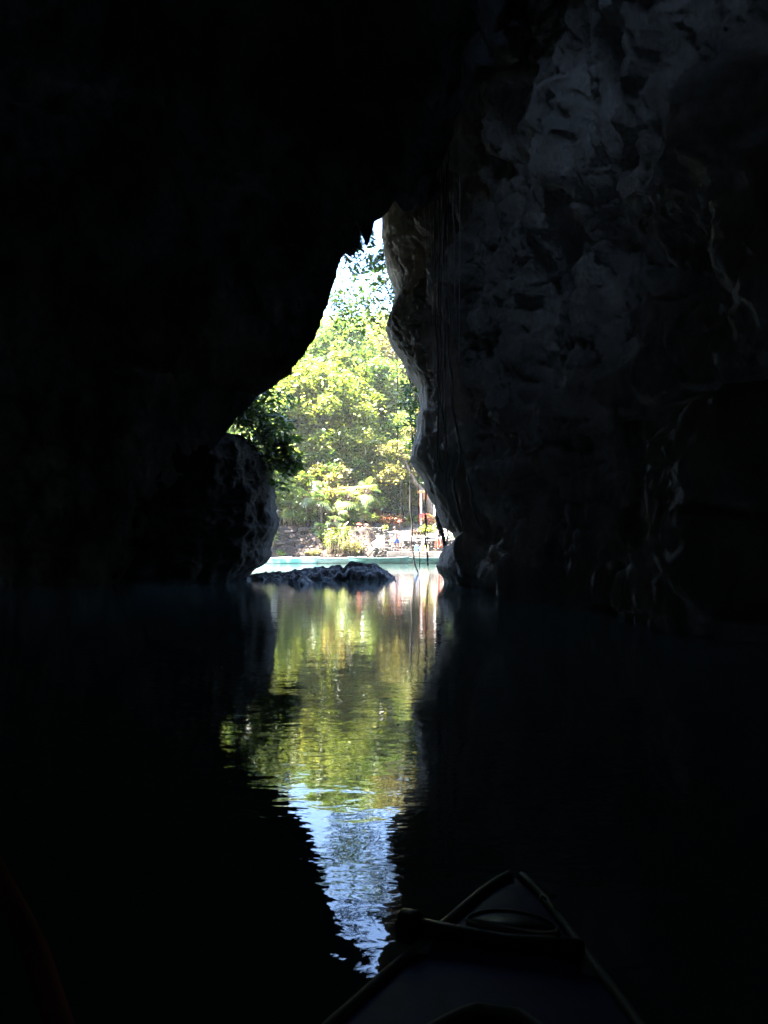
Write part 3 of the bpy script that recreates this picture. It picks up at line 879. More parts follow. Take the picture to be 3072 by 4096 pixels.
# ------------------------------------------------------------------ bamboo, shrubs, rosettes
def bamboo(x, y, n, spread, h, seed, label):
    rg = np.random.default_rng(seed)
    root = empty('bamboo_clump', (x, y, gz(x, y)), 0, label, 'bamboo', 'cane clumps on the bank')
    b = MB(); cen = []
    for i in range(n):
        a = rg.uniform(-spread, spread); c = rg.uniform(-.25, .25)
        hh = h * rg.uniform(.7, 1.15); dx = rg.normal(0, .12)
        b.tube([(a, c, -.4), (a + dx * .4, c, hh * .5), (a + dx, c - .1, hh)], [.016, .014, .008], 5)
        for _ in range(26): cen.append((a + dx + rg.normal(0, .16), c + rg.normal(0, .16), hh + rg.normal(-.05, .22)))
    b.build('canes', M['cane'], root, True)
    V, T, tint = leaves(np.array(cen), .26, seed + 1, .16, droop=.5)
    mesh_obj('leaves', V, T, M['leafB'], root, False, {'tint': tint})
x_, _, _ = at(1335, 2200, 51.3)
bamboo(x_, 51.35, 13, .55, 1.5, 201, 'bamboo canes standing at the water edge in the middle of the bank')
bamboo(at(1385, 2200, 51.4)[0], 51.45, 8, .35, 1.75, 202, 'thin bamboo canes beside the leafy slope right of the main clump')
bamboo(at(1175, 2100, 55)[0], 55.0, 24, .9, 1.3, 203, 'screen of reeds on top of the rocky bank at the left')
bamboo(at(1085, 2180, 51.9)[0], 51.9, 9, .25, 1.1, 204, 'brown reeds at the foot of the rocky bank beside the buttress')

def shrub(name, x, y, w_, h, n, ls, mat, seed, label, group, cat='shrub', aspect=.4, z=None, up=.4):
    rg = np.random.default_rng(seed)
    root = empty(name, (x, y, gz(x, y) if z is None else z), 0, label, cat, group)
    b = MB(); cl = []
    for i in range(9):
        a = rg.uniform(-w_, w_) * .75; c = rg.uniform(-w_, w_) * .4; hh = h * rg.uniform(.45, .85)
        b.tube([(a * .2, c * .2, -.1), (a * .7, c * .7, hh * .5), (a, c, hh)], [.018, .014, .007], 5)
        cl.append((a, c, hh, rg.uniform(.25, .42) * min(w_, h)))
    b.build('stems', M['bark'], root, True)
    P, k = crown_points(rg, cl, n, .9)
    V, T, tint = leaves(P, ls, seed + 1, aspect, up)
    mesh_obj('leaves', V, T, mat, root, False, {'tint': tint})
    return root
GS = 'shrubs along the far bank'
def sh(px, py, D, w_, h, n, ls, mat, seed, label, **kw):
    x, y, z = at(px, py, D)
    return shrub('shrub', x, D, w_, h, n, ls, M[mat], seed, label, GS, z=z, **kw)
sh(1545, 2106, 57.2, .75, .95, 1500, .19, 'redleaf', 301, 'red and orange leaved shrub to the upper left of the standing man')
sh(1590, 2106, 57.4, .55, .85, 1100, .19, 'redleaf', 302, 'red leaved shrub behind the head of the standing man')
sh(1565, 2100, 58.4, .8, .6, 1100, .17, 'leafD', 303, 'straw coloured shrub between the two red shrubs')
sh(1622, 2108, 58.5, .7, .75, 1400, .17, 'leafB', 304, 'yellow green shrub on the wall top behind the first hanging root')
sh(1660, 2104, 58.5, .6, 1.0, 1200, .17, 'leafA', 305, 'green shrub left of the white post')
sh(1718, 2112, 56.5, .5, .95, 1100, .17, 'redleaf', 306, 'crimson and yellow shrub right of the white post')
sh(1715, 2152, 54.3, .75, .85, 1500, .15, 'leafB', 307, 'bright green bush behind the wall left of the seated woman')
sh(1665, 2157, 54.4, .6, .7, 700, .14, 'litter', 308, 'dry brown bush behind the yellow paddles')
sh(1405, 2222, 51.2, .75, .95, 2400, .12, 'leafD', 309, 'leafy bush covering the slope right of the bamboo canes')
sh(1485, 2095, 56.0, .55, .8, 1200, .16, 'leafB', 310, 'yellow leaved bush under the hut eave')
sh(1545, 2128, 52.05, .22, .42, 260, .15, 'leafB', 311, 'yellow green plant growing on top of the stone pillar')
sh(1120, 2232, 51.1, .4, .5, 700, .13, 'leafA', 312, 'small green bush low on the bank beside the buttress')
sh(1200, 2095, 54.4, 1.2, .9, 2600, .16, 'leafA', 313, 'grey green bushes along the top of the rocky bank')
sh(1300, 2170, 52.3, .5, .95, 1500, .18, 'leafB', 314, 'bright green leafy plant above the bamboo canes', aspect=.2)
sh(1455, 2150, 53.4, .45, .6, 700, .15, 'leafA', 315, 'green plant at the foot of the stone terrace')
sh(1805, 2172, 53.2, .42, .65, 500, .16, 'paleleaf', 316, 'pale bluish bush seen through the gap beside the cave wall')
sh(1250, 2225, 51.2, .7, .4, 1000, .13, 'leafD', 317, 'creeping plant low on the middle of the rocky bank')
sh(1665, 2040, 60.5, 1.5, 1.5, 3600, .2, 'leafB', 318, 'large bright bush behind the white post', aspect=.5)
sh(1395, 2100, 54.6, .9, .8, 1600, .17, 'leafC', 319, 'dark green bush between the fan palms')

def rosette(px, py, D, r, mat, seed, label):
    rg = np.random.default_rng(seed)
    x, y, z = at(px, py, D)
    root = empty('pink_plant', (x, D, z), 0, label, 'plant', 'pink leaved plants by the hut')
    V, T, tint = [], [], []
    for i in range(26):
        a = rg.uniform(0, 6.28); el = R(rg.uniform(5, 80))
        d = np.array([math.cos(a) * math.cos(el), math.sin(a) * math.cos(el), math.sin(el)])
        s = np.cross(d, [0, 0, 1]); s /= np.linalg.norm(s); L = r * rg.uniform(.7, 1.1)
        k = len(V); w_ = r * .09
        V += [np.zeros(3), d * L * .5 + s * w_, d * L - np.array([0, 0, .25 * L]), d * L * .5 - s * w_]
        T += [(k, k + 1, k + 2), (k, k + 2, k + 3)]; t = rg.uniform(0, 1); tint += [t, t]
    mesh_obj('leaves', V, np.array(T), M[mat], root, False, {'tint': tint})
    b = MB(); b.tube([(0, 0, -.55), (0, 0, .05)], [.03, .025], 6); b.build('stem', M['bark'], root, True)
rosette(1430, 2078, 54.6, .42, 'pinkleaf', 401, 'pink star shaped plant left of the yellow bush')
rosette(1470, 2066, 55.2, .38, 'pinkleaf', 402, 'pink star shaped plant highest under the hut eave')
rosette(1437, 2100, 54.0, .3, 'pinkleaf', 403, 'small pale pink plant on the top of the terrace')
rosette(1598, 2088, 57.0, .36, 'pinkleaf', 404, 'pale pink plant above the head of the standing man')

# fallen leaves on the bank
def litter():
    rg = np.random.default_rng(70)
    n = 7000
    x = rg.uniform(-11, 1.2, n); y = rg.uniform(50.9, 55, n)
    z = ground_z(x, y) + .10 + rg.uniform(0, .05, n)
    y = y - .12
    V, T, tint = leaves(np.stack([x, y, z], 1), .11, 71, .5, up=1.4)
    o = mesh_obj('fallen_leaves', V, T, M['litter'], None, False, {'tint': tint})
    tag(o, 'fallen brown and pale leaves scattered over the rocky bank', 'fallen leaves', kind='stuff')
litter()

# rocks in the bank
def bank_rock(px, py, D, sx, sy, sz, seed, label):
    x, y, z = at(px, py, D)
    nu, nv = 22, 14
    th = np.linspace(0, 2 * math.pi, nu, endpoint=False); ph = np.linspace(.02, math.pi - .02, nv)
    A, B = np.meshgrid(th, ph)
    d = np.stack([np.cos(A) * np.sin(B), np.sin(A) * np.sin(B), np.cos(B)], -1).reshape(-1, 3)
    rr = 1 + fbm(d * 1.6 + seed, 4, seed) * .28
    P = d * rr[:, None] * np.array([sx, sy, sz])
    P[:, 2] = np.round(P[:, 2] / .06) * .03 + P[:, 2] * .5
    o = mesh_obj('boulder', P, grid_faces(nv, nu, True), M['palerock'])
    o.location = (x, D, z)
    tag(o, label, 'boulder', 'boulders in the rocky bank')
for i, a in enumerate([(1215, 2120, 53.2, .5, .3, .2, 'tan boulder on the upper edge of the bank below the arching palm'),
                       (1260, 2118, 53.3, .42, .3, .24, 'brown boulder right beside the tan one on the upper edge'),
                       (1150, 2128, 53.1, .55, .3, .14, 'flat pale slab at the left end of the upper edge'),
                       (1120, 2175, 52.1, .35, .25, .16, 'grey boulder halfway down the bank at the left'),
                       (1190, 2165, 52.3, .4, .25, .13, 'flat boulder halfway down the bank in the shade'),
                       (1240, 2190, 51.8, .35, .25, .15, 'brown boulder low on the bank left of the bamboo'),
                       (1445, 2192, 52.0, .36, .25, .12, 'flat reddish stone at the foot of the pale ramp'),
                       (1470, 2180, 52.3, .3, .22, .1, 'small reddish stone on the pale ramp')]):
    bank_rock(*a[:6], 500 + i, a[6])

# ------------------------------------------------------------------ dry stone masonry
M['stone'] = mat_noise('dry_stone', [(.3, (.04, .034, .03)), (.5, (.085, .072, .06)), (.7, (.17, .15, .13))], scale=2.5, bump=.6, bdist=.02)
M['mortar'] = mat_plain('dark_joint', (.05, .042, .035), rough=.95)
def stone_wall(x0, x1, y, z0, z1, depth, seed, label, cw=.26, ch=.13, slope=0.0, name='stone_wall'):
    random.seed(seed)
    root = empty(name, ((x0 + x1) / 2, y, z0), 0, label, 'stone wall' if name == 'stone_wall' else 'pillar')
    ox = (x0 + x1) / 2
    b = MB(); z = 0
    H = z1 - z0
    while z < H:
        h = ch * random.uniform(.7, 1.3)
        x = x0 - ox - random.uniform(0, .1)
        while x < x1 - ox:
            w_ = cw * random.uniform(.6, 1.5)
            top = H + slope * (x)
            if z + h * .5 < top:
                from mathutils import Euler
                b.box((x + w_ / 2, random.uniform(-.02, .02), z + h / 2), (w_ * .93, depth, h * .9), Euler((random.uniform(-.04, .04), random.uniform(-.08, .08), random.uniform(-.05, .05))), .015, min(h, w_) * .25)
            x += w_
        z += h
    b.build('stones', M['stone'], root, True)
    c = MB(); c.box((0, .03, H / 2 - .04), ((x1 - x0) - .1, depth - .12, H - .1)); c.build('core', M['mortar'], root)
    return root
X = lambda px, D: at(px, 2200, D)[0]
stone_wall(X(1492, 51.2), X(1566, 51.2), 51.3, .1, 1.12, .4, 1, 'low rough retaining wall at the water below the leaning stone pillar', cw=.2, ch=.09)
stone_wall(X(1420, 54), X(1532, 54), 54.0, 1.5, 2.55, .35, 2, 'stone terrace wall at the top of the pale ramp below the hut', cw=.3, ch=.12)
stone_wall(X(1612, 53), X(1850, 53), 53.15, .84, 1.62, .4, 3, 'rounded stone wall that the woman sits on', cw=.27, ch=.15)
stone_wall(X(1560, 52.6), X(1614, 52.6), 53.0, .84, 1.25, .35, 4, 'short low stone wall behind the legs of the standing man', cw=.24, ch=.12)
# leaning pillar
def pillar():
    root = empty('stone_pillar', (X(1549, 51.9), 51.9, 1.1), 0, 'mossy leaning stone pillar with a plant on top beside the standing man', 'pillar')
    random.seed(5); b = MB(); z = 0
    from mathutils import Euler
    while z < 1.2:
        h = random.uniform(.08, .16)
        w_ = .5 - .12 * z / 1.2
        dx = .03 - .13 * z / 1.2
        k = random.uniform(.35, .65)
        b.box((dx - w_ * (1 - k) / 2, 0, z + h / 2), (w_ * k, .36, h * .93), Euler((0, random.uniform(-.05, .05), 0)), .015, .03)
        b.box((dx + w_ * k / 2, .01, z + h / 2), (w_ * (1 - k), .34, h * .93), Euler((0, random.uniform(-.05, .05), 0)), .015, .03)
        z += h
    b.build('stones', M['stone'], root, True)
pillar()
# slabs and steps
def slab(name, x0, x1, y0, y1, z0, z1, label, mat='concrete', cat='step'):
    nx = 40
    b = MB()
    b.box(((x1 - x0) / 2, (y1 - y0) / 2, (z1 - z0) / 2), (x1 - x0, y1 - y0, z1 - z0), None, 0.0, .025)
    o = b.build(name, M[mat]); o.location = (x0, y0, z0)
    tag(o, label, cat); return o
slab('landing_slab', X(1548, 50.7), 7.5, 50.65, 53.0, .42, .82, 'long pale concrete landing at the water that the man stands on', cat='landing')
slab('stone_step', X(1568, 52), X(1640, 52), 52.35, 52.95, .825, .97, 'reddish stone step just behind the feet of the standing man')

# ramp of pale stone between bank and pillar
def pale_ramp():
    xs = np.linspace(0, 1.5, 30); ys = np.linspace(51.2, 54.2, 60)
    U, Y = np.meshgrid(xs, ys)
    Xx = X(1455, 52) + U * (1 - .2 * (Y - 51.2) / 3) + (Y - 51.2) * .08
    Z = np.interp(Y, [51.2, 51.7, 52.6, 53.6, 54.2], [.25, .75, 1.35, 1.75, 2.3])
    Z = Z + np.floor(U * 0 + (Y * 2.2 % 1) * 1) * 0
    p = np.stack([Xx.ravel(), Y.ravel(), 0 * Y.ravel()], 1)
    Z = Z + (fbm(p * 2, 3, 97) * .06).reshape(Z.shape) + .05
    o = mesh_obj('ramp', np.stack([Xx, Y, Z], -1).reshape(-1, 3), grid_faces(60, 30), M['path'])
    tag(o, kind='structure')
pale_ramp()

# ------------------------------------------------------------------ hut, shed, posts
M['thatch'] = mat_noise('thatch', [(.3, (.16, .12, .07)), (.7, (.34, .27, .17))], scale=6, stretch=(1, 6, 6), bump=.8, bdist=.03)
M['orangewood'] = mat_noise('orange_wood', [(.3, (.30, .12, .05)), (.7, (.46, .21, .10))], scale=4, stretch=(4, 1, 1), bump=.2, rough=.5)
M['whitepaint'] = mat_plain('white_paint', (.74, .72, .68), rough=.5, var=.1)
M['redpaint'] = mat_plain('red_paint', (.42, .07, .05), rough=.5)
M['greysiding'] = mat_plain('grey_boards', (.36, .38, .42), rough=.7)
def hut():
    D = 60.0
    ex, _, ez = at(1545, 2026, D)
    rx, _, rz = at(1462, 1925, D)
    root = empty('hut', (rx, D, gz(rx, D)), 0, 'small gabled hut with thatched roof and orange wooden gable behind the fan palms', 'hut')
    g = gz(rx, D); w_ = ex - rx; zr = rz - g; ze = ez - g
    for x in (-w_ * .72, w_ * .72):
        for y in (.35, 3.1):
            b = MB(); b.box((x, y, (ze + .3) / 2), (.14, .14, ze + .3), None, 0, .01); b.build('post', M['orangewood'], root)
    m = MB()
    m.box((0, 3.15, (ze) / 2), (w_ * 1.5, .1, ze)); 
    for s in (-1, 1): m.box((s * w_ * .74, 1.7, ze / 2), (.08, 2.6, ze))
    m.build('wall', M['orangewood'], root)
    L = math.hypot(w_ * 1.02, zr - ze); an = math.atan2(zr - ze, w_ * 1.02)
    r = MB()
    for s in (-1, 1):
        nxv = 26; V = []; 
        for i in range(nxv):
            for j in range(14):
                t = i / (nxv - 1); yy = -.25 + 4.0 * j / 13
                V.append((s * w_ * 1.02 * t, yy, zr - (zr - ze) * t + random.uniform(-.02, .04)))
        k = len(V); V += [(v[0], v[1], v[2] + .16) for v in V]
        Fq = []
        for i in range(nxv - 1):
            for j in range(13):
                a = i * 14 + j
                Fq.append((a, a + 1, a + 15, a + 14)); Fq.append((k + a, k + a + 14, k + a + 15, k + a + 1))
        for j in range(13):
            a = (nxv - 1) * 14 + j; Fq.append((a, a + 1, k + a + 1, k + a))
        for i in range(nxv - 1):
            for j in (0, 13):
                a = i * 14 + j; Fq.append((a, a + 14, k + a + 14, k + a))
        r.add(V, Fq)
    r.build('roof', M['thatch'], root)
    f = MB()
    for s in (-1, 1):
        f.add([(0, -.32, zr - .12), (s * w_, -.32, ze - .1), (s * w_, -.32, ze + .12), (0, -.32, zr + .1), (0, -.26, zr - .12), (s * w_, -.26, ze - .1), (s * w_, -.26, ze + .12), (0, -.26, zr + .1)],
              [(0, 1, 2, 3), (4, 7, 6, 5), (0, 4, 5, 1), (3, 2, 6, 7), (1, 5, 6, 2)])
    f.build('fascia', M['orangewood'], root)
    gb = MB(); gb.add([(-w_ * .8, .2, ze), (w_ * .8, .2, ze), (0, .2, zr - .15), (-w_ * .8, .26, ze), (w_ * .8, .26, ze), (0, .26, zr - .15)], [(0, 1, 2), (3, 5, 4), (0, 3, 4, 1)])
    gb.box((0, 0.1, ze - .04), (w_ * 1.85, .14, .13))
    gb.build('gable', M['orangewood'], root)
hut()
def shed():
    x0, _, z0 = at(1116, 2105, 57); _, _, z1 = at(1116, 2048, 57)
    root = empty('shed', (x0 - 1.2, 57, z0 - .2), 0, 'grey boarded shed at the left edge of the bank above the rocks', 'shed')
    b = MB(); H = z1 - z0 + .2; n = 5
    for i in range(n): b.box((0, 0, H * (i + .5) / n), (2.4, 1.8, H / n * .92))
    b.build('wall', M['greysiding'], root)
    r = MB(); r.box((0, 0, H + .06), (2.7, 2.2, .1), None, 0, .02); r.build('roof', M['whitepaint'], root)
shed()
def frame():
    D = 57.0
    x0, _, zt = at(1684, 1963, D); _, _, zb = at(1684, 2100, D)
    x1 = at(1738, 2000, D)[0]
    root = empty('garden_frame', (x0, D, zb), 0, 'frame of two white posts joined by a rust red beam beside the leaning tree', 'frame')
    H = zt - zb
    for x in (0, x1 - x0):
        b = MB(); b.box((x, 0, H / 2), (.13, .13, H), None, 0, .012); b.build('post', M['whitepaint'], root)
    b = MB(); b.box(((x1 - x0) / 2, -.09, H - .1), (x1 - x0 + .5, .06, .18), None, 0, .01); b.box((-.13, -.02, H / 2 - .1), (.07, .07, H - .25)); b.build('beam', M['orangewood'], root)
    s = MB(); s.box((.34, -.05, H - .45), (.36, .03, .5), None, 0, .008); s.build('board', M['orangewood'], root)
frame()
def bench():
    D = 56.4
    x, _, z = at(1697, 2092, D)
    root = empty('bench', (x, D, z), 0, 'low red slatted bench at the foot of the white post', 'bench')
    b = MB()
    for k in range(3): b.box((0, -.14 + k * .14, .40), (.75, .11, .035), None, 0, .006)
    b.build('seat', M['redpaint'], root)
    b = MB()
    for k in range(2): b.box((0, .24, .52 + k * .14), (.75, .03, .1), None, 0, .006)
    b.build('backrest', M['redpaint'], root)
    for sx in (-.32, .32):
        for sy in (-.14, .2):
            b = MB(); b.box((sx, sy, .19), (.05, .05, .38 if sy < 0 else .38)); b.build('leg', M['redpaint'], root)
bench()

# ------------------------------------------------------------------ people
M['skin'] = mat_plain('skin', (.22, .11, .08), rough=.5, var=.08, scale=12)
M['hair'] = mat_plain('dark_hair', (.06, .04, .03), rough=.5, scale=40, bump=.4)
M['blueshorts'] = mat_plain('blue_cloth', (.012, .06, .24), rough=.8, scale=14, bump=.4)
M['blackcloth'] = mat_plain('black_swimsuit', (.012, .012, .014), rough=.6)
def skin_mesh(name, nodes, edges, root_i, mat, parent, sub=2, extra=None):
    me = bpy.data.meshes.new(name + '_tmp')
    me.from_pydata([n[:3] for n in nodes], edges, [])
    o = bpy.data.objects.new(name + '_tmp', me); COL.objects.link(o)
    o.modifiers.new('s', 'SKIN'); sm = o.modifiers.new('d', 'SUBSURF'); sm.levels = sub; sm.render_levels = sub
    for i, n in enumerate(nodes):
        sv = me.skin_vertices[0].data[i]
        r = n[3]
        sv.radius = (r, r) if not hasattr(r, '__len__') else r
        sv.use_root = (i == root_i)
    dg = bpy.context.evaluated_depsgraph_get()
    ev = o.evaluated_get(dg)
    m2 = bpy.data.meshes.new_from_object(ev)
    V = [tuple(v.co) for v in m2.vertices]; Fq = [tuple(p.vertices) for p in m2.polygons]
    bpy.data.objects.remove(o); bpy.data.meshes.remove(me); bpy.data.meshes.remove(m2)
    if extra:
        for EV, EF in extra:
            n0 = len(V); V += EV; Fq += [tuple(i + n0 for i in f) for f in EF]
    return mesh_obj(name, V, Fq, mat, parent, True)

def ellipsoid(c, r, nu=16, nv=12, cut=None):
    V, Fq = [], []
    for j in range(nv + 1):
        b = math.pi * j / nv
        for i in range(nu):
            a = 2 * math.pi * i / nu
            V.append((c[0] + r[0] * math.sin(b) * math.cos(a), c[1] + r[1] * math.sin(b) * math.sin(a), c[2] + r[2] * math.cos(b)))
    for j in range(nv):
        for i in range(nu):
            i2 = (i + 1) % nu
            Fq.append((j * nu + i, j * nu + i2, (j + 1) * nu + i2, (j + 1) * nu + i))
    return V, Fq

def hand_nodes(nodes, edges, wrist_i, d, palm_n, sgn, curl=.25):
    """palm and five skinned fingers from the wrist along d"""
    d = Vector(d).normalized(); pn = Vector(palm_n).normalized(); s = d.cross(pn) * sgn
    wr = Vector(nodes[wrist_i][:3])
    pal = wr + d * .055
    pi_ = len(nodes); nodes.append((*pal, (.034, .018))); edges.append((wrist_i, pi_))
    for k, (off, L) in enumerate([(-.027, .062), (-.009, .075), (.009, .072), (.026, .056)]):
        b0 = pal + d * .03 + s * off
        i0 = len(nodes)
        nodes.append((*b0, .010)); edges.append((pi_, i0))
        p1 = b0 + d * L * .5 - pn * L * curl * .4; p2 = p1 + d * L * .4 - pn * L * curl
        nodes.append((*p1, .0085)); nodes.append((*p2, .0075)); edges += [(i0, i0 + 1), (i0 + 1, i0 + 2)]
    b0 = wr + d * .03 - s * .03; i0 = len(nodes)
    nodes.append((*b0, .012)); edges.append((pi_, i0))
    p1 = b0 + (d * .6 - s * .8) * .035; nodes.append((*p1, .010)); edges.append((i0, i0 + 1))
    p2 = p1 + (d * .9 - s * .3) * .028; nodes.append((*p2, .0085)); edges.append((i0 + 1, i0 + 2))

def head_extra(c, face):
    """nose, ears, brow; face = unit y direction of the face"""
    out = []
    out.append(ellipsoid((c[0], c[1] + face * .098, c[2] - .01), (.014, .02, .024), 8, 6))
    for s in (-1, 1):
        out.append(ellipsoid((c[0] + s * .078, c[1] - face * .005, c[2] - .005), (.012, .022, .032), 8, 6))
    return out
def face_parts(c, face, parent):
    for s in (-1, 1):
        V, Fq = ellipsoid((c[0] + s * .032, c[1] + face * .083, c[2] + .012), (.013, .010, .009), 8, 6)
        mesh_obj('eye', V, Fq, M['hair'], parent)
    V, Fq = ellipsoid((c[0], c[1] + face * .087, c[2] - .055), (.026, .008, .008), 8, 6)
    mesh_obj('mouth', V, Fq, M['redpaint'], parent)
def hair_part(c, face, parent, r=(.086, .102, .105)):
    V, Fq = ellipsoid((c[0], c[1] - face * .012, c[2] + .022), r, 24, 18)
    keep = [f for f in Fq if not (sum(V[i][2] for i in f) / 4 < c[2] - .035 or (face * (sum(V[i][1] for i in f) / 4 - c[1]) > .045 and sum(V[i][2] for i in f) / 4 < c[2] + .055))]
    Va = np.array(V); Va += np.stack([fbm(Va * 40, 2, 5)] * 3, 1) * .004
    mesh_obj('hair', Va, keep, M['hair'], parent)

def man():
    x, _, _ = at(1586, 2200, 51.9)
    root = empty('person', (x, 51.9, .822), 0, 'bare chested standing person in blue swim shorts with one hand on the stone pillar', 'person')
    n = [(0, 0, .90, (.135, .105)),            # 0 pelvis
         (-.016, 0, 1.05, (.125, .09)), (-.03, 0, 1.20, (.15, .10)), (-.05, 0, 1.33, (.165, .10)), (-.07, 0, 1.42, (.10, .075)),
         (-.095, .01, 1.485, .052), (-.118, .015, 1.53, .056), (-.13, .03, 1.585, (.072, .086)), (-.135, .03, 1.65, (.066, .08)),   # 8 head
         (-.215, 0, 1.385, .058), (-.33, .02, 1.335, .044), (-.44, .03, 1.30, .037), (-.54, .02, 1.305, .031), (-.61, .0, 1.325, .023),   # 13 wrist L
         (.10, 0, 1.385, .058), (.20, -.01, 1.30, .044), (.285, -.03, 1.20, .037), (.225, -.01, 1.08, .032), (.165, .0, .99, .024),     # 18 wrist R
         (-.085, 0, .84, .092), (-.075, .0, .62, .074), (-.06, .01, .44, .052), (-.045, -.02, .30, .052), (-.03, -.02, .10, .034), (-.03, -.01, .045, .036), (-.045, .13, .022, (.036, .022)),
         (.095, 0, .84, .092), (.12, .02, .62, .074), (.135, .04, .44, .052), (.15, .01, .30, .052), (.165, .0, .10, .034), (.165, .01, .045, .036), (.19, .14, .022, (.036, .022))]
    e = [(0, 1), (1, 2), (2, 3), (3, 4), (4, 5), (5, 6), (6, 7), (7, 8), (3, 9), (9, 10), (10, 11), (11, 12), (12, 13), (3, 14), (14, 15), (15, 16), (16, 17), (17, 18),
         (0, 19), (19, 20), (20, 21), (21, 22), (22, 23), (23, 24), (24, 25), (0, 26), (26, 27), (27, 28), (28, 29), (29, 30), (30, 31), (31, 32)]
    hand_nodes(n, e, 13, (-1, 0, -.05), (0, -.3, 1), 1)
    hand_nodes(n, e, 18, (-.7, .3, -.6), (.8, 0, -.5), -1)
    hc = (-.133, .03, 1.625)
    skin_mesh('body', n, e, 0, M['skin'], root, 2, head_extra(hc, 1))
    hair_part(hc, 1, root); face_parts(hc, 1, root)
    s = [(0, 0, .955, (.142, .112)), (0, 0, .89, (.15, .12)), (-.085, 0, .82, .108), (-.08, .0, .66, .098), (-.075, .005, .53, .092), (.095, 0, .82, .108), (.12, .02, .66, .098), (.13, .03, .53, .092)]
    skin_mesh('shorts', s, [(0, 1), (1, 2), (2, 3), (3, 4), (1, 5), (5, 6), (6, 7)], 1, M['blueshorts'], root, 2)
man()
def woman():
    x, _, _ = at(1755, 2160, 52.95)
    root = empty('person', (x, 52.97, 1.66), 0, 'seated person with short dark hair in a black swimsuit on the stone wall', 'person')
    n = [(0, .05, .09, (.15, .11)), (0, .06, .22, (.115, .085)), (0, .05, .36, (.13, .09)), (0, .04, .44, (.12, .08)),
         (0, .03, .52, .05), (0, .015, .57, .054), (0, .0, .625, (.07, .084)), (0, .0, .69, (.064, .078)),
         (-.15, .04, .45, .05), (-.20, .06, .33, .038), (-.215, .05, .21, .034), (-.215, .02, .10, .03), (-.215, .0, .04, .022),
         (.15, .04, .45, .05), (.20, .06, .33, .038), (.215, .05, .21, .034), (.215, .02, .10, .03), (.215, .0, .04, .022),
         (-.095, 0, .08, .095), (-.11, -.2, .085, .08), (-.12, -.36, .07, .06), (-.115, -.37, -.12, .052), (-.11, -.35, -.34, .034), (-.11, -.36, -.38, .034), (-.115, -.47, -.42, (.035, .022)),
         (.095, 0, .08, .095), (.11, -.2, .085, .08), (.12, -.36, .07, .06), (.115, -.37, -.12, .052), (.11, -.35, -.34, .034), (.11, -.36, -.38, .034), (.115, -.47, -.42, (.035, .022))]
    e = [(0, 1), (1, 2), (2, 3), (3, 4), (4, 5), (5, 6), (6, 7), (3, 8), (8, 9), (9, 10), (10, 11), (11, 12), (3, 13), (13, 14), (14, 15), (15, 16), (16, 17),
         (0, 18), (18, 19), (19, 20), (20, 21), (21, 22), (22, 23), (23, 24), (0, 25), (25, 26), (26, 27), (27, 28), (28, 29), (29, 30), (30, 31)]
    hand_nodes(n, e, 12, (-.1, -.9, -.3), (0, 0, 1), 1, .1)
    hand_nodes(n, e, 17, (.1, -.9, -.3), (0, 0, 1), -1, .1)
    hc = (0, .0, .665)
    skin_mesh('body', n, e, 0, M['skin'], root, 2, head_extra(hc, -1))
    hair_part(hc, -1, root); face_parts(hc, -1, root)
    s = [(0, .045, .07, (.166, .13)), (0, .06, .22, (.128, .1)), (0, .05, .35, (.146, .106)), (0, .045, .40, (.13, .095))]
    skin_mesh('swimsuit', s, [(0, 1), (1, 2), (2, 3)], 0, M['blackcloth'], root, 2)
woman()

# orange towel hanging on the wall
M['towel'] = mat_plain('orange_towel', (.36, .08, .045), rough=.9, scale=30, bump=.5)
def towel():
    x, _, _ = at(1754, 2180, 52.9)
    root_y = 52.93
    nx, nz = 36, 26
    V = []
    for side in (0, 1):
        for j in range(nz):
            for i in range(nx):
                u = i / (nx - 1); v = j / (nz - 1)
                xx = (u - .5) * .52 * (1 - .03 * math.sin(v * 3))
                fold = .03 * math.sin(u * 19 + v) + .02 * math.sin(u * 41)
                if v < .35: yy, zz = .12 - v / .35 * .24, .012 + .004 * math.sin(u * 20)
                else: yy, zz = -.14 - fold * (v - .35) - .02, .01 - (v - .35) / .65 * .56 - (.03 * math.sin(u * 7) if j == nz - 1 else 0)
                V.append((xx, yy - (0.012 if side else 0) * (1 if v >= .35 else 0), zz + (.012 if side and v < .35 else 0)))
    k = nx * nz
    Fq = [tuple(f) for f in grid_faces(nz, nx)] + [tuple(f[::-1] + k) for f in grid_faces(nz, nx)]
    o = mesh_obj('towel', V, Fq, M['towel']); o.location = (x, root_y + .02, 1.645)
    tag(o, 'orange towel hanging over the stone wall beneath the seated person', 'towel')
towel()

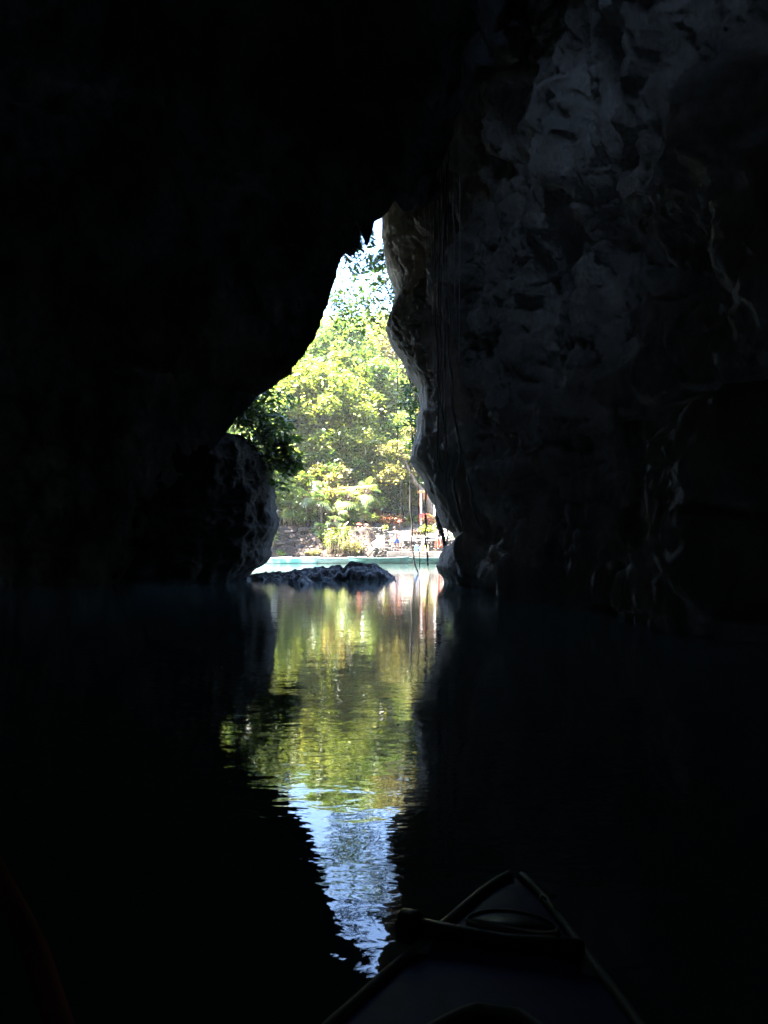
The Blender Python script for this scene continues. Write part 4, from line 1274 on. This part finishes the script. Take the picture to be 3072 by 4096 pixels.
# paddles leaning on the wall
M['yellow'] = mat_plain('yellow_plastic', (.42, .28, .02), rough=.35, var=.06)
M['paleyellow'] = mat_plain('pale_yellow_plastic', (.42, .34, .12), rough=.35, var=.06)
M['bluepl'] = mat_plain('blue_plastic', (.05, .14, .42), rough=.4, var=.08)
M['lightblue'] = mat_plain('light_blue_plastic', (.42, .55, .78), rough=.4, var=.06)
M['alu'] = mat_plain('white_shaft', (.70, .70, .70), rough=.3, var=.05)
def paddle(px, lean_x, bladem, label, L=1.15, D=52.55):
    x, _, _ = at(px, 2205, D)
    root = empty('paddle', (x, D, .83), 0, label, 'paddle', 'paddles leaning on the stone wall')
    root.rotation_euler = (R(-17), R(lean_x), 0)
    prof = [(0, .03), (.03, .075), (.12, .095), (.25, .10), (.36, .075), (.43, .03), (.46, .018)]
    V, Fq = [], []
    n = 12
    for z, w_ in prof:
        for k in range(n):
            a = 2 * math.pi * k / n
            V.append((w_ * math.cos(a), .012 * math.sin(a) * (1 + .6 * (z > .4)), z))
    for i in range(len(prof) - 1):
        for k in range(n): Fq.append((i * n + k, i * n + (k + 1) % n, (i + 1) * n + (k + 1) % n, (i + 1) * n + k))
    Fq.append(tuple(range(n - 1, -1, -1))); Fq.append(tuple((len(prof) - 1) * n + k for k in range(n)))
    mesh_obj('blade', V, Fq, bladem, root)
    b = MB(); b.tube([(0, 0, .42), (0, 0, L)], .016, 8); b.build('shaft', M['alu'], root, True)
    b = MB(); b.tube([(-.05, 0, L + .01), (0, 0, L + .02), (.05, 0, L + .01)], .018, 8); b.build('grip', bladem, root, True)
paddle(1681, 14, M['lightblue'], 'paddle with light blue blade and white shaft leaning right against the wall')
paddle(1693, 5, M['yellow'], 'paddle with bright yellow blade beside the light blue one')
paddle(1703, -1, M['paleyellow'], 'paddle with pale yellow blade between two hanging roots', L=1.0)
paddle(1710, 2, M['paleyellow'], 'pale yellow paddle farthest right on the wall')
def crate():
    x, _, _ = at(1665, 2205, 52.6)
    root = empty('float_cushion', (x, 52.55, .83), R(8), 'blue ribbed float cushion standing against the stone wall', 'cushion')
    root.rotation_euler = (R(-12), R(4), R(6))
    b = MB()
    for k in range(4): b.box((-.095 + k * .063, 0, .2), (.058, .09, .40 - .03 * (k % 2)), None, 0, .018)
    b.build('pad', M['bluepl'], root)
    b = MB(); b.tube([(-.06, 0, .39), (-.04, 0, .45), (.04, 0, .45), (.06, 0, .39)], .01, 6); b.build('handle', M['lightblue'], root, True)
crate()

# ------------------------------------------------------------------ canoes
def canoe_parts(root, L, W, H, Hend, mat_out, mat_in, mat_rim, hwf=None, closed=False, dk=.085, nst=40, deck=.42, seats=((.38), (.68)), thw=True):
    ts = np.linspace(0, 1, nst)
    hw = W / 2 * np.sin(np.pi * np.clip(ts, 0, 1)) ** .55
    hw = W / 2 * (1 - np.abs(2 * ts - 1) ** 2.3) ** .8
    if hwf is not None: hw = hwf((1 - np.abs(2 * ts - 1)) * L / 2)
    hw = np.maximum(hw, .012)
    sheer = H + (Hend - H) * np.abs(2 * ts - 1) ** 2.6
    keel = -.10 + (.13) * np.clip((np.abs(2 * ts - 1) - .82) / .18, 0, 1) ** 2
    y = (ts - .5) * L
    na = 17
    def shell(off):
        V = []
        for i in range(nst):
            for k in range(na):
                a = math.pi * k / (na - 1)
                c, s = math.cos(a), math.sin(a)
                xx = max(.004, hw[i] - off) * (np.sign(c) * abs(c) ** .55)
                zz = sheer[i] - (sheer[i] - keel[i] - off) * abs(s) ** .7
                stem = (1 - abs(s)) * 0
                rake = (1 - (sheer[i] - zz) / (sheer[i] - keel[i] + 1e-6)) * .10 * np.sign(ts[i] - .5) * np.clip((abs(2 * ts[i] - 1) - .8) / .2, 0, 1)
                V.append((xx, y[i] + rake - .05 * np.sign(ts[i] - .5) * np.clip((abs(2 * ts[i] - 1) - .8) / .2, 0, 1), zz))
        return V
    V = shell(0); Fq = [tuple(f) for f in grid_faces(nst, na)]
    mesh_obj('hull', V, Fq, mat_out, root)
    V2 = shell(.014); mesh_obj('liner', V2, [tuple(f[::-1]) for f in grid_faces(nst, na)], mat_in, root)
    for s in (1, -1):
        idx = 0 if s == 1 else na - 1
        pts = [(V[i * na + idx][0], V[i * na + idx][1], V[i * na + idx][2] + .004) for i in range(nst)]
        b = MB(); b.tube(pts, .017 if not closed else .009, 8); b.build('gunwale', mat_rim, root, True)
    for s in ((1, -1) if not closed else (-1,)):
        nd = max(4, int(nst * deck / L))
        ids = range(nst - 1, nst - 2 - nd, -1) if s == 1 else range(0, nd + 1)
        DV = []
        for q, i in enumerate(ids):
            l = V[i * na]; r = V[i * na + na - 1]
            for k in range(9):
                u = k / 8
                arc = (1 - (2 * u - 1) ** 2)
                back = (q / nd) * .0
                DV.append((l[0] + (r[0] - l[0]) * u, l[1] + (s * dk * arc if q == nd else 0), l[2] + .012 + arc * .02 * min(1, hw[i] / .1)))
        k0 = len(DV); DV += [(v[0], v[1], v[2] - .012) for v in DV]
        gf = grid_faces(nd + 1, 9)
        FF = [tuple(f) for f in gf] + [tuple(f[::-1] + k0) for f in gf]
        FF += [(nd * 9 + k, nd * 9 + k + 1, k0 + nd * 9 + k + 1, k0 + nd * 9 + k) for k in range(8)]
        mesh_obj('deck_plate', DV, FF, mat_out, root)
    for f in seats:
        i = int(f * (nst - 1)); b = MB()
        b.box((0, y[i], sheer[i] - .09), (2 * hw[i] - .05, .26, .025), None, 0, .008)
        b.build('seat', mat_in, root)
    if thw:
        i = nst // 2; b = MB(); b.tube([(-hw[i], y[i], sheer[i] - .02), (hw[i], y[i], sheer[i] - .02)], .02, 8); b.build('thwart', mat_rim, root, True)

M['tealhull'] = mat_noise('teal_green_hull', [(.35, (.025, .065, .058)), (.55, (.045, .11, .095)), (.7, (.11, .19, .17))], scale=3.5, rough=.45, bump=.1, stretch=(1, .35, 1))
M['palehull'] = mat_noise('pale_worn_hull', [(.3, (.15, .21, .20)), (.6, (.34, .42, .40))], scale=3, rough=.45, bump=.1, stretch=(1, .35, 1))
M['turqhull'] = mat_noise('white_turquoise_hull', [(.44, (.62, .68, .68)), (.5, (.20, .58, .56)), (.60, (.16, .50, .50)), (.66, (.66, .72, .72))], scale=.8, rough=.45, bump=.1, stretch=(1, 1, .4))
M['darkrim'] = mat_plain('dark_rim', (.05, .08, .075), rough=.5)
M['palerim'] = mat_plain('pale_rim', (.55, .58, .56), rough=.5)
M['paleliner'] = mat_plain('white_liner', (.66, .66, .64), rough=.5, var=.08)
def far_canoe(px, Y, rz, mat, rim, label, L=4.4):
    x, _, _ = at(px, 2250, Y)
    root = empty('canoe', (x, Y, .04), math.pi / 2 + R(rz), label, 'canoe', 'canoes moored along the far bank')
    canoe_parts(root, L, .85, .33, .42, mat, M['paleliner'], rim)
    return root
far_canoe(1145, 49.9, 0, M['turqhull'], M['palerim'], 'white and turquoise canoe at the left end of the moored row')
far_canoe(1335, 50.15, 0, M['palehull'], M['palerim'], 'pale worn canoe second from the left end of the moored row')
far_canoe(1515, 49.6, 0, M['tealhull'], M['darkrim'], 'teal green canoe in front of the standing man', L=4.0)
far_canoe(1720, 50.2, 0, M['tealhull'], M['darkrim'], 'teal green canoe at the right end below the paddles')
far_canoe(1035, 50.3, 0, M['palehull'], M['palerim'], 'pale canoe mostly hidden behind the dark rock buttress')

# our own canoe
M['ownhull'] = mat_plain('dark_blue_hull', (.05, .058, .16), rough=.6, spec=.2, scale=20, bump=.12)
M['ownrim'] = mat_plain('worn_grey_rim', (.16, .16, .14), rough=.6, scale=30, bump=.3)
M['black'] = mat_plain('black_rubber', (.012, .012, .013), rough=.5, scale=20)
M['metal'] = mat_plain('dull_metal', (.5, .5, .5), rough=.35); 
tip = on_z(2060, 3497, .31)
def own_deck(root, L, f):
    ss = np.r_[np.linspace(0, .5, 40), np.linspace(.52, 2.0, 50)]
    V = []; nk = 9; top = .296
    op = lambda s_: 0.0 if s_ < .425 else (f(s_) - .075) * min(1, math.sqrt(1 - (1 - min(1, (s_ - .425) / .45)) ** 2))
    for s_ in ss:
        h = float(f(s_)) + .004; o = float(op(s_))
        for sd in (-1, 1):
            for k in range(nk):
                u = k / (nk - 1); x = sd * (h + (o - h) * u)
                V.append((x, L / 2 + .05 * max(0, 1 - s_ / .42) - s_, top + .010 * (1 - (x / h) ** 2) * min(1, h / .08)))
    n = len(V); V += [(x, y, z - .01) for x, y, z in V]
    Fq = []
    for i in range(len(ss) - 1):
        for q in (0, nk):
            for k in range(nk - 1):
                a = i * 2 * nk + q + k; b_ = a + 2 * nk
                Fq.append((a, a + 1, b_ + 1, b_)); Fq.append((n + a, n + b_, n + b_ + 1, n + a + 1))
            a = i * 2 * nk + q + nk - 1; b_ = a + 2 * nk
            if op(ss[i + 1]) > 0: Fq.append((a, b_, b_ + n, a + n))
    od = mesh_obj('deck', V, Fq, M['ownhull'], root)
    bm_ = bmesh.new(); bm_.from_mesh(od.data); bmesh.ops.remove_doubles(bm_, verts=bm_.verts, dist=.0004); bmesh.ops.recalc_face_normals(bm_, faces=bm_.faces); bm_.to_mesh(od.data); bm_.free()
    rim = []
    for s_ in ss[::-1]:
        if s_ >= .425: rim.append((-float(op(s_)), L / 2 - s_, top + .012))
    rim += [(-x, y, z) for x, y, z in rim[::-1]]
    b = MB(); b.tube(rim, .010, 8); b.build('coaming', M['ownrim'], root, True)

def own_canoe():
    L, W = 4.2, .80
    br = R(13.1)                         # heading, clockwise from +Y
    d = (math.sin(br), math.cos(br))
    cx, cy = tip[0] - d[0] * (L / 2 + .04), tip[1] - d[1] * (L / 2 + .04)
    root = empty('canoe', (cx, cy, 0), -br, 'dark blue canoe carrying the viewer with its bow at the bottom of the picture', 'canoe')
    f = lambda s_: np.interp(s_, [0, .02, .09, .16, .26, .38, .5, .65, .8, 1.2, 2.1], [.006, .028, .066, .097, .140, .193, .238, .285, .320, .375, .405])
    canoe_parts(root, L, W, .29, .30, M['ownhull'], M['ownhull'], M['ownrim'], hwf=f, closed=True, nst=150, deck=.17, seats=(.25, .60), thw=False)
    own_deck(root, L, f)
    y0 = L / 2 + .04
    # round hatch in the bow deck with its raised rim
    ring = [(.005 + .082 * math.cos(a), y0 - .205 + .036 * math.sin(a), .3075 - .006 * abs(math.cos(a)) ** 3) for a in np.linspace(0, 2 * math.pi, 33)]
    V = [(0.005, y0 - .205, .3055)] + [(x, y, z - .001) for x, y, z in ring]
    V2 = [(x, y, z + .006) for x, y, z in V]
    k = len(V)
    hf = [(0, i, i + 1) for i in range(1, k - 1)]
    mesh_obj('hatch', V + V2, hf + [(a + k, b_ + k, c + k) for a, b_, c in hf] + [(i, i + 1, i + 1 + k, i + k) for i in range(1, k - 1)], M['black'], root)
    b = MB(); b.tube([(x, y, z + .004) for x, y, z in ring], .004, 8, False); b.build('hatch_rim', M['ownrim'], root, True)
    yb = y0 - .285
    b = MB(); b.tube([(-.16, yb + .012, .315), (-.10, yb, .318), (0, yb - .01, .318), (.10, yb, .318), (.128, yb + .006, .312)], [.017, .015, .014, .015, .017], 14)
    b.build('carrying_bar', M['black'], root, True)
    b = MB(); b.tube([(-.196, yb + .018, .312), (-.19, yb + .018, .312), (-.158, yb + .012, .314), (-.150, yb + .010, .315)], [.016, .029, .029, .020], 16)
    b.tube([(-.201, yb + .018, .312), (-.194, yb + .018, .312)], [.009, .009], 10)
    b.build('bar_end', M['black'], root, True)
    for sx in (-.145, .14):
        b = MB(); b.box((sx, yb - .018, .296), (.03, .05, .012), None, 0, .003); b.build('bracket', M['metal'], root, True)
    b = MB(); b.tube([(.052, y0 - .125, .318), (.058, y0 - .12, .326), (.066, y0 - .118, .318)], .003, 6); b.tube([(.072, y0 - .112, .318), (.079, y0 - .108, .324), (.084, y0 - .105, .318)], .003, 6)
    b.build('cleat', M['metal'], root, True)
    # rope hanging in a loose bow from the bar to the deck
    b = MB(); b.tube([(-.05, yb + .012, .336), (-.02, yb + .03, .322), (.03, yb + .034, .318), (.07, yb + .02, .325), (.09, yb + .006, .336)], .005, 8)
    b.build('rope', M['rope'], root, True)
own_canoe()
# paddle shaft at the lower left
M['redwood'] = mat_noise('red_brown_wood', [(.3, (.17, .045, .032)), (.7, (.24, .075, .055))], scale=6, spec=.05, rough=.95, bump=.2, stretch=(1, 1, .3))
def own_paddle():
    p0 = Vector(at(-70, 3370, 1.25)); p1 = Vector(at(140, 3790, 1.05)); p2 = p1 + (p1 - p0) * 1.0 + Vector((0, -.05, 0))
    root = empty('paddle', tuple(p1), 0, 'red brown wooden paddle held low at the bottom left of the picture', 'paddle')
    q = [p0 - p1 + (p0 - p1) * .6, p0 - p1, Vector((0, 0, 0)), p2 - p1, (p2 - p1) * 2.2]
    b = MB(); b.tube([tuple(v) for v in q], [.014, .014, .0165, .015, .015], 14); b.build('shaft', M['redwood'], root, True)
    e = q[0]; dd = (q[0] - q[1]).normalized(); V, Fq = [], []
    prof = [(0, .018), (.06, .05), (.18, .085), (.35, .09), (.46, .07), (.5, .03)]
    s = dd.cross(Vector((0, 0, 1))).normalized(); u = s.cross(dd)
    for t, w_ in prof:
        for k in range(12):
            a = 2 * math.pi * k / 12
            V.append(tuple(e + dd * t + s * w_ * math.cos(a) + u * .01 * math.sin(a)))
    for i in range(len(prof) - 1):
        for k in range(12): Fq.append((i * 12 + k, i * 12 + (k + 1) % 12, (i + 1) * 12 + (k + 1) % 12, (i + 1) * 12 + k))
    Fq.append(tuple(5 * 12 + k for k in range(12)))
    mesh_obj('blade', V, Fq, M['redwood'], root)
own_paddle()

# ------------------------------------------------------------------ hanging roots
def hroot(pts, r, label, seed, wob=.03, mat='root', n=60, group='roots hanging from the cave roof', top=True):
    """pts: (px,py,D)"""
    P = np.array([at(*p) for p in pts])
    if top:
        P = np.vstack([P[0] + np.array([0.05, 0.3, 2.2 if P[0][2] > 9 else 1.4]), P])
    C = catmull(P, n)
    C[:, 0] += fbm(np.stack([C[:, 2] * 1.6, 0 * C[:, 0] + seed, 0 * C[:, 0]], 1), 3, seed) * wob
    C[:, 1] += fbm(np.stack([C[:, 2] * 1.6, 0 * C[:, 0] + seed + 9, 0 * C[:, 0]], 1), 3, seed + 1) * wob
    o0 = C[-1].copy()
    rr = [r * (1 + .2 * math.sin(i * 1.7 + seed)) * (1 if i < n - 3 else .7) for i in range(n)]
    rr = [q * (1 + .3 * float(u)) for q, u in zip(rr, vnoise(np.stack([C[:, 2] * 2.3, 0 * C[:, 0] + seed, 0 * C[:, 0]], 1), seed))]
    b = MB(); b.tube([tuple(c - o0) for c in C], rr, 7)
    if r > .011:
        rg = np.random.default_rng(seed)
        for _ in range(7):                                     # side rootlets
            i = int(rg.integers(n // 3, n - 4)); p = C[i] - o0; L_ = rg.uniform(.12, .45); sx = rg.normal(0, .10)
            b.tube([tuple(p), tuple(p + np.array([sx * .7, -.03, -L_ * .4])), tuple(p + np.array([sx, -.03, -L_]))], [r * .3, r * .22, r * .1], 5)
    V, Fq = b.V, b.F
    o = mesh_obj('hanging_root', V, Fq, M[mat]); o.location = tuple(o0)
    tag(o, label, 'root', group)
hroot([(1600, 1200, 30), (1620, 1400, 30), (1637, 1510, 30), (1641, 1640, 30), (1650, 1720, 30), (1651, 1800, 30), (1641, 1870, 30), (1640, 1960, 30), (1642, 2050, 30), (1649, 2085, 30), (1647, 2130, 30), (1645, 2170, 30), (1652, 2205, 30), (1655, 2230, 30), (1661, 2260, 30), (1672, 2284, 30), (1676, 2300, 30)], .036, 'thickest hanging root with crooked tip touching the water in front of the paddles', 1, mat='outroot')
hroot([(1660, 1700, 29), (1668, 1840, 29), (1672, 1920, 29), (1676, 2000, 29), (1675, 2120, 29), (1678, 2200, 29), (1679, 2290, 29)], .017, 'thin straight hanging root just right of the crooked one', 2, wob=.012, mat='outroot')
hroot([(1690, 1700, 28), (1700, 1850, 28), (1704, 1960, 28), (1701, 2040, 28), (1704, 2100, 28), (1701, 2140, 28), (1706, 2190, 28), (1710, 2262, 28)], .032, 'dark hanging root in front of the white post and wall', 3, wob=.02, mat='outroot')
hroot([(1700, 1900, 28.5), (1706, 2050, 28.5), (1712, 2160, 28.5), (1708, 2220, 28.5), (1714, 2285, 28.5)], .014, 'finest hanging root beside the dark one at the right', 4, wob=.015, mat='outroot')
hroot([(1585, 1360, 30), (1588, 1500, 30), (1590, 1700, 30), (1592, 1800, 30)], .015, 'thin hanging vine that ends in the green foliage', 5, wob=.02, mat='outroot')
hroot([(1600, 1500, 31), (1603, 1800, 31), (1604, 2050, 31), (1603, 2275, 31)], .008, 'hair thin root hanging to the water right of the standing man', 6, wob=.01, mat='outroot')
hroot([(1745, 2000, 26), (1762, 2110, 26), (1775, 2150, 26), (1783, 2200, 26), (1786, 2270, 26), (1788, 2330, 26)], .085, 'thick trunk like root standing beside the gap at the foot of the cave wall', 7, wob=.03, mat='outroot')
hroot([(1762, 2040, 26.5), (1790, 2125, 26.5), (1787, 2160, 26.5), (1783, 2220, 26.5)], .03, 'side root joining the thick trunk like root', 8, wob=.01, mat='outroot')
# on the lit right wall inside
W = 'roots hanging down the right cave wall'
def wd(py): return float(np.interp(py, [300, 800, 1300, 1700, 2150], [14.8, 15.6, 16.3, 16.6, 17.2]))
from mathutils.bvhtree import BVHTree
_me = right.data
_bvh = BVHTree.FromPolygons([v.co[:] for v in _me.vertices], [p.vertices[:] for p in _me.polygons])
def wr(pl):
    """hang the root just clear of the most protruding rock along its run"""
    o = Vector((0, 0, CAM_H)); ds = []
    for a, b in pl:
        for dx in (-14, 0, 14):
            h = _bvh.ray_cast(o, (Vector(at(a + dx, b, 10)) - o).normalized())
            if h[0] is not None: ds.append(h[0].y)
    ds.sort(); D = ds[max(0, len(ds) // 12)] - .12
    return [(a, b, D) for a, b in pl]
hroot(wr([(1738, 680), (1738, 900), (1740, 1100), (1744, 1300), (1750, 1450), (1756, 1600), (1748, 1750), (1752, 1850), (1768, 1890)]), .017, 'leftmost root hanging down the right cave wall', 11, group=W)
hroot(wr([(1755, 640), (1757, 900), (1758, 1100), (1760, 1400), (1766, 1600), (1775, 1700), (1783, 1800), (1790, 1880)]), .014, 'second root from the left on the right cave wall', 12, group=W)
hroot(wr([(1768, 700), (1770, 1000), (1768, 1200), (1775, 1350), (1772, 1550), (1778, 1700)]), .013, 'third root from the left on the right cave wall', 13, group=W)
hroot(wr([(1784, 750), (1783, 1000), (1787, 1250), (1797, 1450), (1812, 1600), (1828, 1700), (1840, 1790), (1832, 1860), (1818, 1930), (1828, 2010), (1850, 2110)]), .026, 'thickest root on the right cave wall bending right near its foot', 14, group=W)
hroot(wr([(1838, 440), (1840, 800), (1839, 1100), (1837, 1300), (1836, 1460)]), .010, 'thin pale straight root hanging apart from the others on the right cave wall', 15, mat='rope', wob=.004, group=W)
hroot(wr([(1848, 1800), (1865, 1900), (1885, 1980), (1905, 2060), (1930, 2120)]), .018, 'slanting root low on the right cave wall', 16, group=W, top=False)
for i, (x0_, yt, yb_, r_, mt, lb) in enumerate([(1722, 760, 1500, .008, 'rope', 'fine pale strand nearest the bright edge of the right cave wall'),
        (1747, 610, 1950, .010, 'root', 'long fine dark strand among the roots on the right cave wall'), (1762, 520, 1420, .007, 'rope', 'fine pale strand starting highest among the grouped roots'),
        (1794, 620, 1560, .009, 'root', 'fine dark strand just right of the thickest wall root'), (1812, 560, 1330, .007, 'rope', 'fine pale strand between the root group and the straight pale root'),
        (1776, 900, 2040, .012, 'root', 'long wavy dark root reaching low on the right cave wall')]):
    hroot(wr([(x0_, yt), (x0_ + 2, yt + (yb_ - yt) * .3), (x0_ + 5, yt + (yb_ - yt) * .6), (x0_ + 12, yb_)]), r_, lb, 31 + i, mat=mt, wob=.02, group=W)
hroot(wr([(1700, 820), (1702, 900), (1698, 1000), (1703, 1060)]), .010, 'short thin root high beside the stalactites', 17, group=W, mat='rope')
hroot(wr([(1836, 1750), (1815, 1830), (1800, 1880), (1792, 1930)]), .011, 'short forked root crossing to the left low on the cave wall', 18, group=W, top=False)

# ------------------------------------------------------------------ leafy branches at the cave mouth
def branch(base, tips, n, ls, mat, seed, label, spread=.35, group='leafy branches at the cave mouth', aspect=.42, droop=.35):
    rg = np.random.default_rng(seed)
    b0 = np.array(at(*base))
    root = empty('leafy_branch', tuple(b0), 0, label, 'branch', group)
    b = MB(); cen = []
    for t in tips:
        p = np.array(at(*t[:3])) - b0
        sp = t[3] if len(t) > 3 else spread
        pts, rr = limb((0, 0, 0), p, .035, .008, rg, 9, .07)
        b.tube(pts, rr, 6)
        k = int(n / len(tips))
        subs = [p + rg.normal(size=3) * sp for _ in range(5)]
        for _ in range(k):
            if rg.uniform() < .8:
                cen.append(subs[int(rg.integers(5))] + rg.normal(size=3) * sp * .42); continue
            f = rg.uniform(.55, 1.0) if rg.uniform() < .35 else rg.uniform(.85, 1.02)
            q = np.array(pts[int(min(8, f * 8))])
            cen.append(q + rg.normal(size=3) * sp * np.array([1, 1, .9]))
        for _ in range(4):
            q2 = p + rg.normal(size=3) * sp * .8
            b.tube([tuple(pts[6]), tuple((np.array(pts[6]) + q2) / 2 + rg.normal(size=3) * .04), tuple(q2)], [.01, .007, .004], 5)
    b.build('twigs', M['darkbark'], root, True)
    V, T, tint = leaves(np.array(cen), ls, seed + 1, aspect, droop=droop)
    mesh_obj('leaves', V, T, mat, root, False, {'tint': tint})
branch((860, 1560, 24.5), [(960, 1640, 24.2), (1010, 1680, 24.4), (1040, 1700, 24.0), (1090, 1730, 24.3), (1070, 1790, 24.1), (1120, 1790, 24.4), (1100, 1850, 24.2), (1150, 1780, 24.6, .25),
       (1110, 1920, 24.2, .22), (1130, 1860, 24.4, .25), (1060, 1640, 24.5), (1165, 1850, 24.3, .15), (1010, 1620, 24.4)], 3000, .22, M['leafC'], 601, 'dark leafy branch hanging over the rock buttress at the left of the cave mouth', spread=.34)
branch((1300, 960, 25), [(1385, 1035, 25, .16), (1405, 1060, 25.2, .2), (1440, 1050, 25.3, .2), (1420, 1010, 25, .12), (1470, 1020, 25, .15), (1380, 1100, 25.4, .2)], 420, .15, M['leafC'], 602, 'twigs with small dark leaves against the sky at the upper left of the opening', spread=.2)
branch((1640, 1000, 26), [(1520, 1000, 26, .16), (1500, 1040, 26, .15), (1530, 1060, 26, .15), (1480, 1060, 26.2, .2), (1540, 1010, 26, .15)], 420, .16, M['leafC'], 603, 'twigs with dark leaves right under the top of the opening', spread=.18)
branch((1650, 1060, 29), [(1520, 1160, 29, .3), (1540, 1230, 29, .3), (1470, 1180, 29.3, .3), (1500, 1260, 29, .35), (1560, 1280, 29, .3), (1440, 1140, 29.5, .3), (1520, 1110, 29, .2), (1450, 1240, 29.4, .3), (1560, 1180, 29, .25)], 900, .20, M['leafC'], 604, 'wide dark leafed branch against the bright sky at the right of the opening', spread=.3)
branch((1230, 1130, 30), [(1345, 1180, 30, .3), (1365, 1240, 30, .35), (1330, 1280, 30, .35), (1400, 1160, 30.4, .25), (1390, 1280, 30, .3), (1440, 1300, 30.5, .35)], 750, .20, M['leafC'], 605, 'dark leafed branch entering the bright sky from the left', spread=.3)
branch((1720, 1480, 27), [(1640, 1560, 27, .2), (1650, 1640, 27.5, .25), (1620, 1600, 28, .2), (1640, 1700, 28, .25), (1655, 1760, 28, .2)], 700, .16, M['leafC'], 606, 'dark leaves along the right edge of the opening at mid height', spread=.22)
# fern frond at the very top
def frond(px, py, D, tx, ty, seed, label):
    rg = np.random.default_rng(seed)
    b0 = np.array(at(px, py, D)); p1 = np.array(at(tx, ty, D + .2)) - b0
    root = empty('fern_frond', tuple(b0), 0, label, 'fern', 'fern fronds at the top of the opening')
    pts = [p1 * t + np.array([-.12 * math.sin(math.pi * t), 0, 0]) for t in np.linspace(0, 1, 22)]
    b = MB(); b.tube([tuple(p) for p in pts], .008, 5); b.build('stem', M['darkbark'], root, True)
    V, T, tint = [], [], []
    for i, p in enumerate(pts):
        for s in (-1, 1):
            L = .34 * math.sin(math.pi * (i + 2) / 25) + .04
            d = np.array([s * .9, rg.uniform(-.15, .15), -.45]); d /= np.linalg.norm(d)
            k = len(V); V += [p, p + d * L * .5 + np.array([0, 0, .018]), p + d * L, p + d * L * .5 - np.array([0, 0, .018])]
            T += [(k, k + 1, k + 2), (k, k + 2, k + 3)]; tint += [.4, .4]
    mesh_obj('leaflets', V, np.array(T), M['leafC'], root, False, {'tint': tint})
frond(1478, 880, 18.6, 1486, 985, 1, 'comb leaved fern frond in the right notch at the top of the opening')
frond(1425, 935, 18.9, 1440, 1000, 2, 'smaller fern frond left of the notch at the top of the opening')


# ------------------------------------------------------------------ haze volume added to wash out the far bank like veiling glare
def haze():
    m = bpy.data.materials.new('glare_haze'); m.use_nodes = True; nt = m.node_tree
    nt.nodes.remove(nt.nodes['Principled BSDF'])
    v = nt.nodes.new('ShaderNodeVolumePrincipled')
    v.inputs['Color'].default_value = (1, .97, .88, 1); v.inputs['Density'].default_value = 0.00042; v.inputs['Anisotropy'].default_value = .5
    nt.links.new(v.outputs[0], nt.nodes['Material Output'].inputs['Volume'])
    b = MB(); b.box((0, 72, 25), (160, 210, 54)); o = b.build('haze', m); tag(o, kind='stuff')
haze()
